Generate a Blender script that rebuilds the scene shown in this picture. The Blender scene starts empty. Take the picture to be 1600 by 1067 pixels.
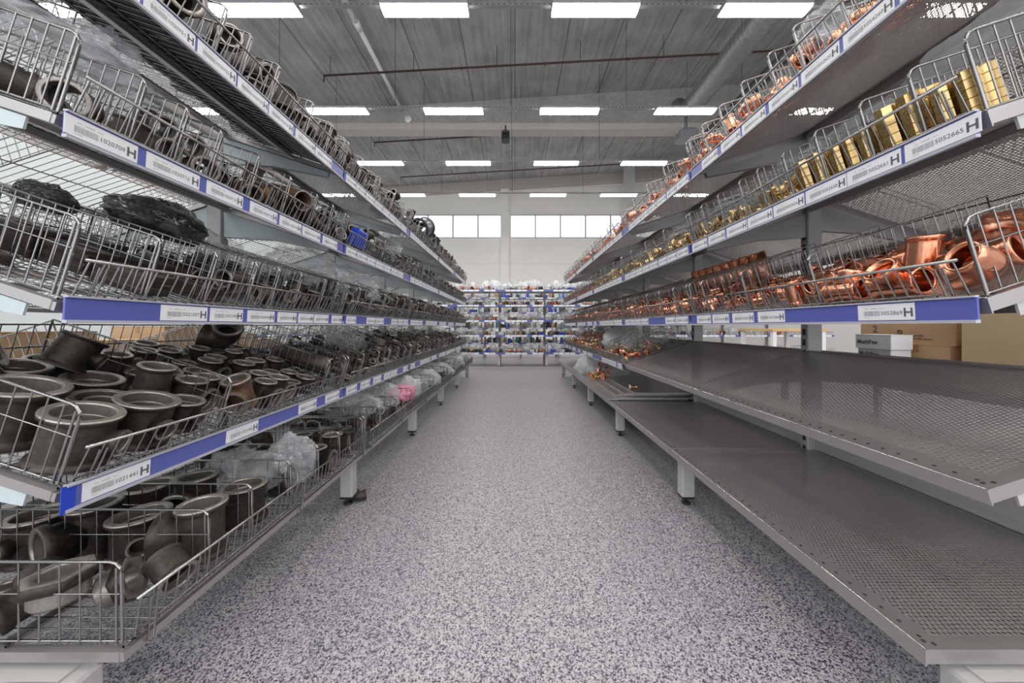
import bpy, math, random
import numpy as np
from mathutils import Matrix, Vector
R_ = random.Random(7)
NR = np.random.RandomState(11)
PI = math.pi
scene = bpy.context.scene

# ------------------------------------------------------------------ camera, sky, exposure
F = 526.0                       # focal length in pixels of the 1600 wide frame
CZ = 0.84
cam_d = bpy.data.cameras.new('camera'); cam = bpy.data.objects.new('camera', cam_d)
scene.collection.objects.link(cam); scene.camera = cam
cam.location = (0, 0, CZ); cam.rotation_euler = (PI/2, 0, 0)
cam_d.sensor_width = 36.0; cam_d.lens = F*36/1600
cam_d.shift_x = -4/1600; cam_d.shift_y = -23.5/1600
cam_d.clip_start = 0.02; cam_d.clip_end = 200
w = bpy.data.worlds.new('world'); scene.world = w; w.use_nodes = True
bg = w.node_tree.nodes['Background']
bg.inputs[0].default_value = (0.93, 0.95, 1.0, 1); bg.inputs[1].default_value = 0.95
LAMP = 12.5                      # radiance of the tube diffusers
vs = scene.view_settings
vs.view_transform = 'Standard'; vs.look = 'None'; vs.gamma = 1.0; vs.use_curve_mapping = False
vs.exposure = 1.27
scene.cycles.max_bounces = 8; scene.cycles.diffuse_bounces = 4; scene.cycles.glossy_bounces = 3
scene.cycles.transmission_bounces = 4; scene.cycles.transparent_max_bounces = 14
scene.cycles.caustics_reflective = False; scene.cycles.caustics_refractive = False
scene.cycles.sample_clamp_indirect = 4.0; scene.cycles.use_denoising = True
COL = scene.collection

# ------------------------------------------------------------------ materials
def mat(name, col=(0.5,)*3, rough=0.5, metal=0.0, emit=None, es=0.0, spec=0.5):
    m = bpy.data.materials.new(name); m.use_nodes = True
    b = m.node_tree.nodes['Principled BSDF']
    b.inputs['Base Color'].default_value = (*col, 1); b.inputs['Roughness'].default_value = rough
    b.inputs['Metallic'].default_value = metal; b.inputs['Specular IOR Level'].default_value = spec
    if emit:
        b.inputs['Emission Color'].default_value = (*emit, 1); b.inputs['Emission Strength'].default_value = es
    return m
class N:
    def __init__(s, m): s.t = m.node_tree; s.b = s.t.nodes.get('Principled BSDF')
    def n(s, typ, **kw):
        x = s.t.nodes.new(typ)
        for k, v in kw.items(): setattr(x, k, v)
        return x
    def l(s, a, b): s.t.links.new(a, b)
    def m(s, op, a, b=None, c=None):
        x = s.n('ShaderNodeMath', operation=op)
        for i, v in enumerate((a, b, c)):
            if v is None: continue
            if isinstance(v, (int, float)): x.inputs[i].default_value = v
            else: s.l(v, x.inputs[i])
        return x.outputs[0]
    def noise(s, vec, scale, detail=3, rough=0.5):
        x = s.n('ShaderNodeTexNoise'); x.inputs['Scale'].default_value = scale
        x.inputs['Detail'].default_value = detail; x.inputs['Roughness'].default_value = rough
        if vec is not None: s.l(vec, x.inputs['Vector'])
        return x.outputs['Fac']
    def ramp(s, fac, stops, interp='LINEAR'):
        x = s.n('ShaderNodeValToRGB'); x.color_ramp.interpolation = interp
        e = x.color_ramp.elements
        while len(e) < len(stops): e.new(0.5)
        for i, (p, c) in enumerate(stops): e[i].position = p; e[i].color = (*c, 1)
        s.l(fac, x.inputs[0]); return x.outputs[0]
    def mapped(s, coord, scale):
        c = s.n('ShaderNodeTexCoord'); p = s.n('ShaderNodeMapping'); p.inputs['Scale'].default_value = scale
        s.l(c.outputs[coord], p.inputs[0]); return p.outputs[0]
    def bump(s, h, strength, dist=0.01):
        x = s.n('ShaderNodeBump'); x.inputs['Strength'].default_value = strength; x.inputs['Distance'].default_value = dist
        s.l(h, x.inputs['Height']); s.l(x.outputs[0], s.b.inputs['Normal'])

def varied(name, c1, c2, rough, metal, scale=9, r2=None, bump=0.0, spots=None):
    """one surface colour wandering between two tones, with a per-object shift"""
    m = mat(name, c1, rough, metal); k = N(m)
    v = k.mapped('Object', (1, 1, 1))
    oi = k.n('ShaderNodeObjectInfo')
    add = k.n('ShaderNodeVectorMath', operation='ADD'); k.l(v, add.inputs[0]); k.l(oi.outputs['Location'], add.inputs[1])
    f = k.noise(add.outputs[0], scale, 4)
    f2 = k.m('ADD', k.m('MULTIPLY', f, 0.75), k.m('MULTIPLY', oi.outputs['Random'], 0.3))
    stops = [(0.25, c1), (0.75, c2)]
    if spots: stops.append((0.93, spots))
    k.l(k.ramp(f2, stops), k.b.inputs['Base Color'])
    if r2 is not None:
        k.l(k.m('ADD', rough, k.m('MULTIPLY', f, r2-rough)), k.b.inputs['Roughness'])
    if bump: k.bump(k.noise(add.outputs[0], 60, 2), bump, 0.002)
    return m

M = {}
M['iron'] = varied('cast_iron', (0.022, 0.018, 0.015), (0.08, 0.066, 0.055), 0.34, 0.5, 5, 0.5, 0.2, (0.13, 0.105, 0.08))
M['iron_cut'] = varied('machined_iron', (0.25, 0.23, 0.205), (0.42, 0.39, 0.35), 0.24, 0.6, 7, 0.36)
M['rust'] = varied('rusty_iron', (0.16, 0.07, 0.03), (0.1, 0.075, 0.055), 0.5, 0.4, 6, 0.6, 0.2)
M['copper'] = varied('copper', (0.72, 0.27, 0.15), (0.92, 0.45, 0.29), 0.14, 1.0, 6, 0.28)
M['brass'] = varied('brass', (0.62, 0.42, 0.17), (0.8, 0.6, 0.3), 0.2, 1.0, 6, 0.32)
M['wire'] = mat('zinc_wire', (0.34, 0.33, 0.32), 0.24, 1.0)
M['steel'] = mat('zinc_sheet', (0.46, 0.44, 0.435), 0.34, 0.8)
k = N(M['steel']); v = k.mapped('Object', (2, 30, 2)); k.l(k.m('ADD', 0.3, k.m('MULTIPLY', k.noise(v, 3), 0.14)), k.b.inputs['Roughness'])
M['paint'] = mat('grey_paint', (0.47, 0.455, 0.45), 0.42)
M['mint'] = mat('pale_blue_grey_paint', (0.5, 0.58, 0.58), 0.45)
M['black'] = mat('black_rubber', (0.015,)*3, 0.5)
M['slot'] = mat('dark_slot', (0.03,)*3, 0.7)
M['blue'] = mat('blue_rail', (0.105, 0.125, 0.40), 0.25)
M['rail_clear'] = mat('grey_rail_edge', (0.45, 0.45, 0.5), 0.25)
M['paper'] = mat('label_paper', (0.8, 0.8, 0.82), 0.4)
M['ink'] = mat('label_ink', (0.1, 0.1, 0.11), 0.6)
M['bars'] = mat('barcode_grey', (0.36, 0.36, 0.37), 0.6)
M['card'] = varied('cardboard', (0.42, 0.27, 0.15), (0.48, 0.32, 0.185), 0.75, 0.0, 4)
M['card_l'] = varied('pale_cardboard', (0.52, 0.38, 0.22), (0.56, 0.42, 0.26), 0.75, 0.0, 4)
M['tape'] = mat('brown_tape', (0.36, 0.2, 0.09), 0.3)
M['print'] = mat('box_print', (0.12, 0.09, 0.07), 0.7)
M['print_b'] = mat('blue_box_print', (0.03, 0.09, 0.3), 0.6)
M['whitebox'] = mat('white_carton', (0.75, 0.75, 0.76), 0.5)
M['white'] = mat('white_plastic', (0.8, 0.8, 0.78), 0.4)
M['wood'] = mat('pale_wood', (0.62, 0.42, 0.2), 0.5)
M['bluebox'] = mat('blue_plastic', (0.02, 0.06, 0.5), 0.3)
M['pink'] = mat('pink_plastic', (0.72, 0.28, 0.38), 0.35)
M['teal'] = mat('teal_plastic', (0.02, 0.3, 0.35), 0.35)
M['red'] = mat('red_plastic', (0.6, 0.06, 0.03), 0.4)
M['chrome'] = mat('chrome', (0.7, 0.7, 0.7), 0.16, 1.0)
M['dark_plastic'] = mat('dark_plastic', (0.03, 0.035, 0.05), 0.3)
M['glow'] = mat('tube_diffuser', (0.9,)*3, 0.4, emit=(1.0, 0.965, 0.92), es=LAMP)
M['housing'] = mat('lamp_housing', (0.3, 0.31, 0.33), 0.5, 0.3)
M['pipe_brown'] = mat('brown_pipe', (0.09, 0.055, 0.045), 0.5)
M['pipe_dark'] = mat('dark_pipe', (0.04, 0.04, 0.045), 0.5)
M['duct'] = mat('galvanised_duct', (0.33, 0.33, 0.34), 0.42, 0.75)

# perforated sheet: staggered round holes, 8 mm pitch
def perforated(name, col, rough, metal, pitch=0.0104, rad=0.0034):
    m = mat(name, col, rough, metal); k = N(m)
    c = k.n('ShaderNodeTexCoord'); s = k.n('ShaderNodeSeparateXYZ'); k.l(c.outputs['Object'], s.inputs[0])
    py = pitch*math.sqrt(3)
    def lat(off):
        a = k.m('SUBTRACT', k.m('FRACT', k.m('ADD', k.m('DIVIDE', s.outputs[0], pitch), 50+off)), 0.5)
        b = k.m('SUBTRACT', k.m('FRACT', k.m('ADD', k.m('DIVIDE', s.outputs[1], py), 50+off)), 0.5)
        a = k.m('MULTIPLY', a, pitch); b = k.m('MULTIPLY', b, py)
        return k.m('SQRT', k.m('ADD', k.m('MULTIPLY', a, a), k.m('MULTIPLY', b, b)))
    d = k.m('MINIMUM', lat(0), lat(0.5))
    hole = k.m('LESS_THAN', d, rad)
    tr = k.n('ShaderNodeBsdfTransparent'); mx = k.n('ShaderNodeMixShader')
    out = [x for x in k.t.nodes if x.type == 'OUTPUT_MATERIAL'][0]
    k.l(hole, mx.inputs[0]); k.l(k.b.outputs[0], mx.inputs[1]); k.l(tr.outputs[0], mx.inputs[2]); k.l(mx.outputs[0], out.inputs[0])
    n = k.noise(k.mapped('Object', (3, 9, 3)), 2); k.l(k.m('ADD', rough-0.04, k.m('MULTIPLY', n, 0.12)), k.b.inputs['Roughness'])
    return m
M['perf'] = perforated('perforated_zinc', (0.56, 0.525, 0.515), 0.36, 0.76)

def film(name, col, alpha, rough=0.12, scale=14, bs=0.7):
    m = mat(name, col, rough, 0.0, spec=0.8); k = N(m)
    tr = k.n('ShaderNodeBsdfTransparent'); mx = k.n('ShaderNodeMixShader')
    out = [x for x in k.t.nodes if x.type == 'OUTPUT_MATERIAL'][0]
    v = k.mapped('Object', (1, 1, 1)); n = k.noise(v, scale, 4, 0.65)
    k.bump(n, bs, 0.02)
    fac = k.m('MULTIPLY', k.m('ADD', 0.6, k.m('MULTIPLY', n, 0.8)), alpha)
    k.l(fac, mx.inputs[0]); k.l(tr.outputs[0], mx.inputs[1]); k.l(k.b.outputs[0], mx.inputs[2]); k.l(mx.outputs[0], out.inputs[0])
    return m
M['bag'] = film('clear_plastic_film', (0.75, 0.77, 0.8), 0.25, 0.08, 9, 0.45)
M['bag_milk'] = film('milky_plastic_film', (0.95, 0.96, 0.97), 0.66)
k = N(M['bag_milk']); mxn = [x for x in k.t.nodes if x.type == 'MIX_SHADER'][0]; tl = k.n('ShaderNodeBsdfTranslucent'); tl.inputs[0].default_value = (0.97, 0.98, 1, 1)
ad = k.n('ShaderNodeMixShader'); ad.inputs[0].default_value = 0.6; k.l(k.b.outputs[0], ad.inputs[1]); k.l(tl.outputs[0], ad.inputs[2]); k.l(ad.outputs[0], mxn.inputs[2])
M['bag_black'] = film('black_plastic_film', (0.012, 0.012, 0.016), 0.82, 0.16, 6, 0.15)

# floor: light vinyl with dark blue-grey flecks
m = mat('flecked_vinyl', (0.4,)*3, 0.42); k = N(m); v = k.mapped('Object', (1, 1, 1))
wv = k.n('ShaderNodeTexNoise'); wv.inputs['Scale'].default_value = 55; wv.inputs['Detail'].default_value = 2; k.l(v, wv.inputs['Vector'])
mixv = k.n('ShaderNodeMix', data_type='VECTOR'); mixv.inputs['Factor'].default_value = 0.007
k.l(v, mixv.inputs['A']); k.l(wv.outputs['Color'], mixv.inputs['B'])
vo = k.n('ShaderNodeTexVoronoi'); vo.inputs['Scale'].default_value = 300; k.l(mixv.outputs['Result'], vo.inputs['Vector'])
sp = k.n('ShaderNodeSeparateColor'); k.l(vo.outputs['Color'], sp.inputs[0])
fleck = k.m('ADD', k.m('MULTIPLY', sp.outputs[0], 0.8), k.m('MULTIPLY', k.noise(v, 70, 2), 0.4))
k.l(k.ramp(fleck, [(0.0, (0.03, 0.03, 0.045)), (0.33, (0.06, 0.06, 0.08)), (0.42, (0.18, 0.175, 0.2)), (0.55, (0.31, 0.295, 0.32)), (0.75, (0.45, 0.43, 0.455)), (1.0, (0.55, 0.53, 0.55))]), k.b.inputs['Base Color'])
k.b.inputs['Roughness'].default_value = 0.38
M['floor'] = m

def concrete(name, c1, c2, planks=True):
    m = mat(name, c1, 0.85); k = N(m)
    v = k.mapped('Object', (1.0, 0.06, 1.0)); f = k.noise(v, 9, 5, 0.6)
    g = k.noise(k.mapped('Object', (1, 1, 1)), 1.1, 5, 0.6)
    h = k.m('ADD', k.m('MULTIPLY', f, 0.55), k.m('MULTIPLY', g, 0.45))
    col = k.ramp(h, [(0.35, c1), (0.65, c2)])
    if planks:
        c = k.n('ShaderNodeTexCoord'); s = k.n('ShaderNodeSeparateXYZ'); k.l(c.outputs['Object'], s.inputs[0])
        def line(period, wd, off=0.0, o=0):
            x = k.m('FRACT', k.m('ADD', k.m('DIVIDE', s.outputs[o], period), 40+off))
            return k.m('LESS_THAN', x, wd/period)
        ln = line(1.6, 0.03)
        bd = line(0.2, 0.012)
        mx = k.n('ShaderNodeMix', data_type='RGBA'); k.l(k.m('MAXIMUM', k.m('MULTIPLY', ln, 0.72), k.m('MULTIPLY', bd, 0.09)), mx.inputs['Factor'])
        k.l(col, mx.inputs['A']); mx.inputs['B'].default_value = (0.05, 0.05, 0.05, 1); col = mx.outputs['Result']
    k.l(col, k.b.inputs['Base Color'])
    return m
M['ceiling'] = concrete('board_marked_concrete', (0.24, 0.234, 0.228), (0.46, 0.45, 0.44))
M['beam_dark'] = concrete('dark_beam_concrete', (0.27, 0.26, 0.25), (0.42, 0.41, 0.39), False)
M['beam'] = concrete('beam_concrete', (0.46, 0.43, 0.38), (0.56, 0.53, 0.48), False)
def wallmat(name, c, seam=True, z0=0.0):
    m = mat(name, c, 0.7); k = N(m)
    g = k.noise(k.mapped('Object', (1, 1, 1)), 0.6, 3); c2 = tuple(x*0.94 for x in c)
    col = k.ramp(g, [(0.3, c2), (0.7, c)])
    if seam:
        cc = k.n('ShaderNodeTexCoord'); s = k.n('ShaderNodeSeparateXYZ'); k.l(cc.outputs['Object'], s.inputs[0])
        ln = k.m('LESS_THAN', k.m('FRACT', k.m('ADD', k.m('DIVIDE', s.outputs[2], 1.56), 0.02)), 0.018)
        mx = k.n('ShaderNodeMix', data_type='RGBA'); k.l(k.m('MULTIPLY', ln, 0.25), mx.inputs['Factor'])
        k.l(col, mx.inputs['A']); mx.inputs['B'].default_value = (0.3, 0.3, 0.3, 1); col = mx.outputs['Result']
    k.l(col, k.b.inputs['Base Color'])
    return m
M['wall'] = wallmat('white_wall_panels', (0.92, 0.905, 0.86))
M['wall_l'] = wallmat('pale_blue_grey_wall', (0.68, 0.74, 0.75), False)
M['wall_r'] = wallmat('light_grey_wall', (0.6, 0.59, 0.58), False)

# ------------------------------------------------------------------ mesh helpers
class MB:
    """collects faces with material slots and builds ONE mesh"""
    def __init__(s): s.v = []; s.f = []; s.m = []; s.sm = []
    def add(s, vs, fs, mi=0, smooth=False):
        o = len(s.v); s.v += [tuple(p) for p in vs]
        for f in fs: s.f.append(tuple(i+o for i in f)); s.m.append(mi); s.sm.append(smooth)
    def box(s, a, b, mi=0, mtx=None):
        (x0, y0, z0), (x1, y1, z1) = a, b
        vs = [(x0,y0,z0),(x1,y0,z0),(x1,y1,z0),(x0,y1,z0),(x0,y0,z1),(x1,y0,z1),(x1,y1,z1),(x0,y1,z1)]
        if mtx is not None: vs = [tuple(mtx @ Vector(p)) for p in vs]
        s.add(vs, [(0,3,2,1),(4,5,6,7),(0,1,5,4),(1,2,6,5),(2,3,7,6),(3,0,4,7)], mi)
    def cbox(s, a, b, c=0.003, mi=0):
        """box with chamfered vertical edges and top"""
        (x0, y0, z0), (x1, y1, z1) = a, b
        def ring(z, i): return [(x0+i+c,y0+i,z),(x1-i-c,y0+i,z),(x1-i,y0+i+c,z),(x1-i,y1-i-c,z),(x1-i-c,y1-i,z),(x0+i+c,y1-i,z),(x0+i,y1-i-c,z),(x0+i,y0+i+c,z)]
        vs = ring(z0, 0)+ring(z1-c, 0)+ring(z1, c*0.8)
        fs = [tuple(range(7, -1, -1)), tuple(range(16, 24))]
        for L in (0, 8):
            for i in range(8): j = (i+1) % 8; fs.append((L+i, L+j, L+8+j, L+8+i))
        s.add(vs, fs, mi)
    def tube(s, pts, r, n=5, mi=0, closed=False, caps=False):
        pts = [Vector(p) for p in pts]; m = len(pts); rings = []
        for i, p in enumerate(pts):
            if closed: t = (pts[(i+1) % m]-pts[i-1])
            else: t = pts[min(i+1, m-1)]-pts[max(i-1, 0)]
            t.normalize()
            a = Vector((0, 0, 1)) if abs(t.z) < 0.9 else Vector((1, 0, 0))
            u = t.cross(a).normalized(); w_ = t.cross(u).normalized()
            rings.append([p+(u*math.cos(2*PI*q/n)+w_*math.sin(2*PI*q/n))*r for q in range(n)])
        vs = [v for rg in rings for v in rg]; fs = []
        for i in range(m if closed else m-1):
            a = i*n; b = ((i+1) % m)*n
            for q in range(n): q2 = (q+1) % n; fs.append((a+q, a+q2, b+q2, b+q))
        if caps and not closed: fs.append(tuple(range(n))[::-1]); fs.append(tuple(range((m-1)*n, m*n)))
        s.add(vs, fs, mi, True)
    def mesh(s, name, mats):
        me = bpy.data.meshes.new(name)
        me.from_pydata(s.v, [], s.f)
        for mm in mats: me.materials.append(M[mm] if isinstance(mm, str) else mm)
        me.polygons.foreach_set('material_index', s.m); me.polygons.foreach_set('use_smooth', s.sm)
        me.update(); return me

def link(name, me, parent=None, loc=(0,0,0), rot=None, mtx=None):
    o = bpy.data.objects.new(name, me); COL.objects.link(o)
    if parent is not None: o.parent = parent
    if mtx is not None: o.matrix_local = mtx
    else:
        o.location = loc
        if rot: o.rotation_euler = rot
    return o
def tag(o, label=None, cat=None, group=None, kind=None):
    if label: o['label'] = label
    if cat: o['category'] = cat
    if group: o['group'] = group
    if kind: o['kind'] = kind
    return o
def struct(name, mb, mats, loc=(0,0,0), label=None):
    o = link(name, mb.mesh(name, mats), None, loc); o['kind'] = 'structure'
    if label: o['label'] = label
    return o
def empty(name, loc=(0,0,0), mtx=None):
    o = bpy.data.objects.new(name, None); COL.objects.link(o)
    o.empty_display_size = 0.05
    if mtx is not None: o.matrix_world = mtx
    else: o.location = loc
    return o

# text meshes (default font) as flat faces, cached
_tc = {}
def text_mesh(t, size, bold=False):
    key = (t, size, bold)
    if key not in _tc:
        c = bpy.data.curves.new('t', 'FONT'); c.body = t; c.size = size; c.resolution_u = 2
        if bold: c.offset = size*0.025
        o = bpy.data.objects.new('t', c); COL.objects.link(o)
        bpy.context.view_layer.update()
        me = o.to_mesh(); vs = [tuple(v.co) for v in me.vertices]; fs = [tuple(p.vertices) for p in me.polygons]
        o.to_mesh_clear(); bpy.data.objects.remove(o); bpy.data.curves.remove(c)
        _tc[key] = (vs, fs)
    return _tc[key]

# ------------------------------------------------------------------ the setting
b = MB(); b.box((-9.5, -7, -0.1), (9.5, 20.5, 0)); struct('floor', b, ['floor'])
SL = math.tan(math.radians(3.6))
def zc(x): return 9.64+SL*x
b = MB()
for (x0, x1) in ((-9.5, 9.5),):
    b.add([(x0,-7,zc(x0)),(x1,-7,zc(x1)),(x1,20.9,zc(x1)),(x0,20.9,zc(x0)),(x0,-7,zc(x0)+.2),(x1,-7,zc(x1)+.2),(x1,20.9,zc(x1)+.2),(x0,20.9,zc(x0)+.2)],
          [(0,3,2,1),(4,5,6,7),(0,1,5,4),(1,2,6,5),(2,3,7,6),(3,0,4,7)])
struct('ceiling', b, ['ceiling'])
def beam(name, y0, y1, zb, flat=True, dz=0.7):
    b = MB(); xs = (-9.5, 9.5)
    lo = [zb if flat else zc(x)-dz for x in xs]
    b.add([(xs[0],y0,lo[0]),(xs[1],y0,lo[1]),(xs[1],y1,lo[1]),(xs[0],y1,lo[0]),(xs[0],y0,zc(xs[0])),(xs[1],y0,zc(xs[1])),(xs[1],y1,zc(xs[1])),(xs[0],y1,zc(xs[0]))],
          [(0,3,2,1),(4,5,6,7),(0,1,5,4),(1,2,6,5),(2,3,7,6),(3,0,4,7)])
    o = struct(name, b, ['beam_dark' if flat else 'beam'], label='concrete roof beam spanning the hall'); return o
beam('trim_1', 13.0, 13.42, 8.45)
b = MB(); b.box((-9.5, 12.97, 8.43), (9.5, 13.45, 8.68)); struct('trim_5', b, ['beam'], label='pale lower flange of the roof beam')
beam('trim_2', 20.05, 20.5, 0, False, 0.5)
# far wall with a strip of windows
WY = 20.5; WZ0, WZ1 = 6.24, 7.66
wins = []   # panes (x0,x1)
cx = [(-0.62)-1.53*i for i in range(7)]
PW = 1.53
left_edges = [-0.70-PW*i for i in range(6)]; right_edges = [-0.32+0.06+PW*i for i in range(7)]
b = MB()
b.box((-9.5, WY, 0), (9.5, WY+0.25, WZ0)); b.box((-9.5, WY, WZ1), (9.5, WY+0.25, 10.6))
b.box((-9.5, WY, WZ0), (left_edges[-1], WY+0.25, WZ1)); b.box((left_edges[0], WY, WZ0), (right_edges[0], WY+0.25, WZ1)); b.box((right_edges[-1], WY, WZ0), (9.5, WY+0.25, WZ1))
struct('wall_far', b, ['wall'])
M['glass_day'] = mat('daylit_glass', (1, 1, 1), 0.3, emit=(0.97, 0.98, 1.0), es=1.6)
M['glass'] = mat('window_glass', (1, 1, 1), 0.02); 
kk = N(M['glass']); tr = kk.n('ShaderNodeBsdfTransparent'); mx = kk.n('ShaderNodeMixShader'); mx.inputs[0].default_value = 0.08
out = [x for x in kk.t.nodes if x.type == 'OUTPUT_MATERIAL'][0]
kk.l(tr.outputs[0], mx.inputs[1]); kk.l(kk.b.outputs[0], mx.inputs[2]); kk.l(mx.outputs[0], out.inputs[0])
M['frame'] = mat('window_frame_grey', (0.4, 0.4, 0.45), 0.5)
wi = 0
for edges in (left_edges, right_edges):
    for i in range(len(edges)-1):
        a, c = sorted((edges[i], edges[i+1])); wi += 1
        b = MB(); t = 0.035
        b.box((a, WY+.02, WZ0), (a+t, WY+.14, WZ1)); b.box((c-t, WY+.02, WZ0), (c, WY+.14, WZ1))
        b.box((a+t, WY+.02, WZ0), (c-t, WY+.14, WZ0+.05)); b.box((a+t, WY+.02, WZ1-.05), (c-t, WY+.14, WZ1))
        o = struct('window_%d' % wi, b, ['frame'])
        g = MB(); g.box((a+t, WY+.07, WZ0+.05), (c-t, WY+.08, WZ1-.05)); link('pane', g.mesh('pane', ['glass']), o)
b = MB(); b.box((-0.84, WY-0.3, 0), (-0.33, WY, 9.6)); struct('trim_3', b, ['wall'], label='white column against the far wall')
b = MB(); b.box((6.3, WY-1.5, 0), (6.8, WY-1.0, 10)); struct('trim_4', b, ['wall_r'], label='grey column near the right of the far wall')
b = MB(); b.box((-9.7, -7, 0), (-9.5, 20.7, 10)); struct('wall_left', b, ['wall_l'])
b = MB(); b.box((9.5, -7, 0), (9.7, 20.7, 10.8)); struct('wall_right', b, ['wall_r'])

# ------------------------------------------------------------------ ceiling lights in rows on steel tracks
hb = MB()
hb.box((-0.76, -0.135, 0.0), (0.76, 0.135, 0.055))
house = hb.mesh('housing', ['housing'])
db = MB()
vs = []; nn = 8
for i in range(nn+1):
    a = PI*i/nn; vs.append((-0.13*math.cos(a), -0.045*math.sin(a)**0.8 if 0 < i < nn else 0.0))
pts = [(-0.75, y, z) for y, z in vs]+[(0.75, y, z) for y, z in vs]
fs = [(i, i+1, nn+1+i+1, nn+1+i) for i in range(nn)]+[tuple(range(nn+1))[::-1], tuple(range(nn+1, 2*nn+2)), (0, nn+1, 2*nn+1, nn)]
db.add(pts, fs); diff = db.mesh('diffuser', ['glow'])
LX = [-7.58, -4.58, -1.58, 1.42, 4.42, 7.42]
rows = [5.95+2.79*i for i in range(-4, 4)]
names = {4: 'nearest visible row', 5: 'second row back', 6: 'third row back', 7: 'farthest row'}
ordn = ['first', 'second', 'third', 'fourth', 'fifth', 'sixth', 'seventh', 'eighth', 'ninth', 'tenth']
LZ = 6.43
for ri, y in enumerate(rows):
    b = MB()
    b.box((-9.2, -0.03, 0.0), (9.2, 0.03, 0.012)); b.box((-9.2, -0.034, 0.0), (9.2, -0.03, 0.05)); b.box((-9.2, 0.03, 0.0), (9.2, 0.034, 0.05))
    for i in range(180): b.box((-9.1+i*0.1, -0.0352, 0.018), (-9.1+i*0.1+0.05, -0.0341, 0.03), 1)
    t = empty('light_track', (0, y, LZ+0.055))
    tag(t, 'slotted steel lighting track hanging across the hall, %s' % (names[ri] if ri in names else 'row %s from the camera overhead' % ordn[ri]), 'lighting track', 'lighting tracks')
    link('channel', b.mesh('channel', ['duct', 'slot']), t)
    for x in (-6.1, -3.1, -0.1, 2.9, 5.9):
        r = MB(); r.tube([(x, 0, 0.01), (x, 0, zc(x)-LZ-0.055)], 0.006, 5); link('hanging_rod', r.mesh('rod', ['pipe_dark']), t)
    for xi, x in enumerate(LX):
        o = empty('ceiling_light', (x, y, LZ))
        if ri in names: lab = 'glowing tube light, %s from the left in the %s' % (ordn[xi-1] if 1 <= xi <= 4 else ('outermost left' if xi == 0 else 'outermost right'), names[ri])
        else: lab = 'tube light in the rows above and behind the camera'
        tag(o, lab, 'ceiling light', 'tube lights on the ceiling tracks')
        link('housing', house, o); link('diffuser', diff, o)

# pipes and ducts under the roof
def pipe(name, pts, r, m, label, cat, n=10, extra=None):
    b = MB(); b.tube(pts, r, n, 0, caps=True)
    if extra: extra(b)
    o = link(name, b.mesh(name, [m])); tag(o, label, cat); return o
def sprinkler(y, xl, xr, zl, zr, label):
    t = empty('sprinkler_pipe', (xl, y, zl)); tag(t, label, 'pipe', 'brown sprinkler pipes')
    b = MB(); b.tube([(0, 0, -0.18), (0, 0, 0), (xr-xl, 0, zr-zl)], 0.03, 8, caps=True); link('pipe_run', b.mesh('pipe', ['pipe_brown']), t)
    n = int((xr-xl)/2.6)
    for i in range(n+1):
        x = 0.2+i*2.6; z = (zr-zl)*x/(xr-xl)
        h = MB(); h.tube([(x, 0, z), (x, 0, zc(xl+x)-zl)], 0.009, 5); link('hanger', h.mesh('hanger', ['pipe_dark']), t)
        if i:
            h = MB(); h.tube([(x-1.1, 0, z-0.02), (x-1.1, 0, z-0.12)], 0.018, 6, caps=True); link('sprinkler_head', h.mesh('head', ['pipe_brown']), t)
sprinkler(10.5, -5.95, 8.4, 8.66, 9.45, 'brown sprinkler pipe crossing the nearest roof bay')
sprinkler(14.9, -6.2, 8.8, 8.98, 9.85, 'brown sprinkler pipe just beyond the big roof beam')
sprinkler(18.4, -6.2, 9.0, 9.0, 9.9, 'brown sprinkler pipe nearest the far wall')
pipe('roof_pipe', [(-4.35, -6, 9.18), (-4.35, 9.3, 9.18)], 0.075, 'white', 'pale grey pipe running lengthwise under the left roof', 'pipe', 12)
o = bpy.data.objects['roof_pipe']
b = MB(); b.tube([(-4.35, 9.3, 9.18), (-4.35, 12.98, 9.18)], 0.068, 12, caps=True); link('pipe_end', b.mesh('p', ['white']), o)
b = MB(); b.tube([(-4.35, 9.2, 9.18), (-4.35, 9.45, 9.18)], 0.09, 12, caps=True); link('pipe_joint', b.mesh('p', ['white']), o)
def duct_rings(bb):
    for i in range(120):
        y = -6+i*0.138
        bb.tube([(5.55+0.302*math.cos(a), y+0.07*a/PI, 7.72+0.302*math.sin(a)) for a in [2*PI*q/20 for q in range(20)]], 0.008, 4, closed=False)
pipe('ventilation_duct', [(5.55, -6, 7.72), (5.55, 10.2, 7.72), (5.55, 10.42, 7.68), (5.55, 10.5, 7.5)], 0.3, 'duct', 'big round spiral ventilation duct under the right roof', 'duct', 22, duct_rings)
pipe('cable_conduit', [(6.15, -6, 7.05), (6.15, 11.6, 7.05)], 0.085, 'pipe_dark', 'dark pipe beside the round duct on the right', 'pipe', 10)
pipe('cable_conduit', [(6.7, -6, 7.35), (6.7, 13.6, 7.35)], 0.06, 'pipe_dark', 'thinner dark pipe at the far right under the roof', 'pipe', 10)
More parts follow.
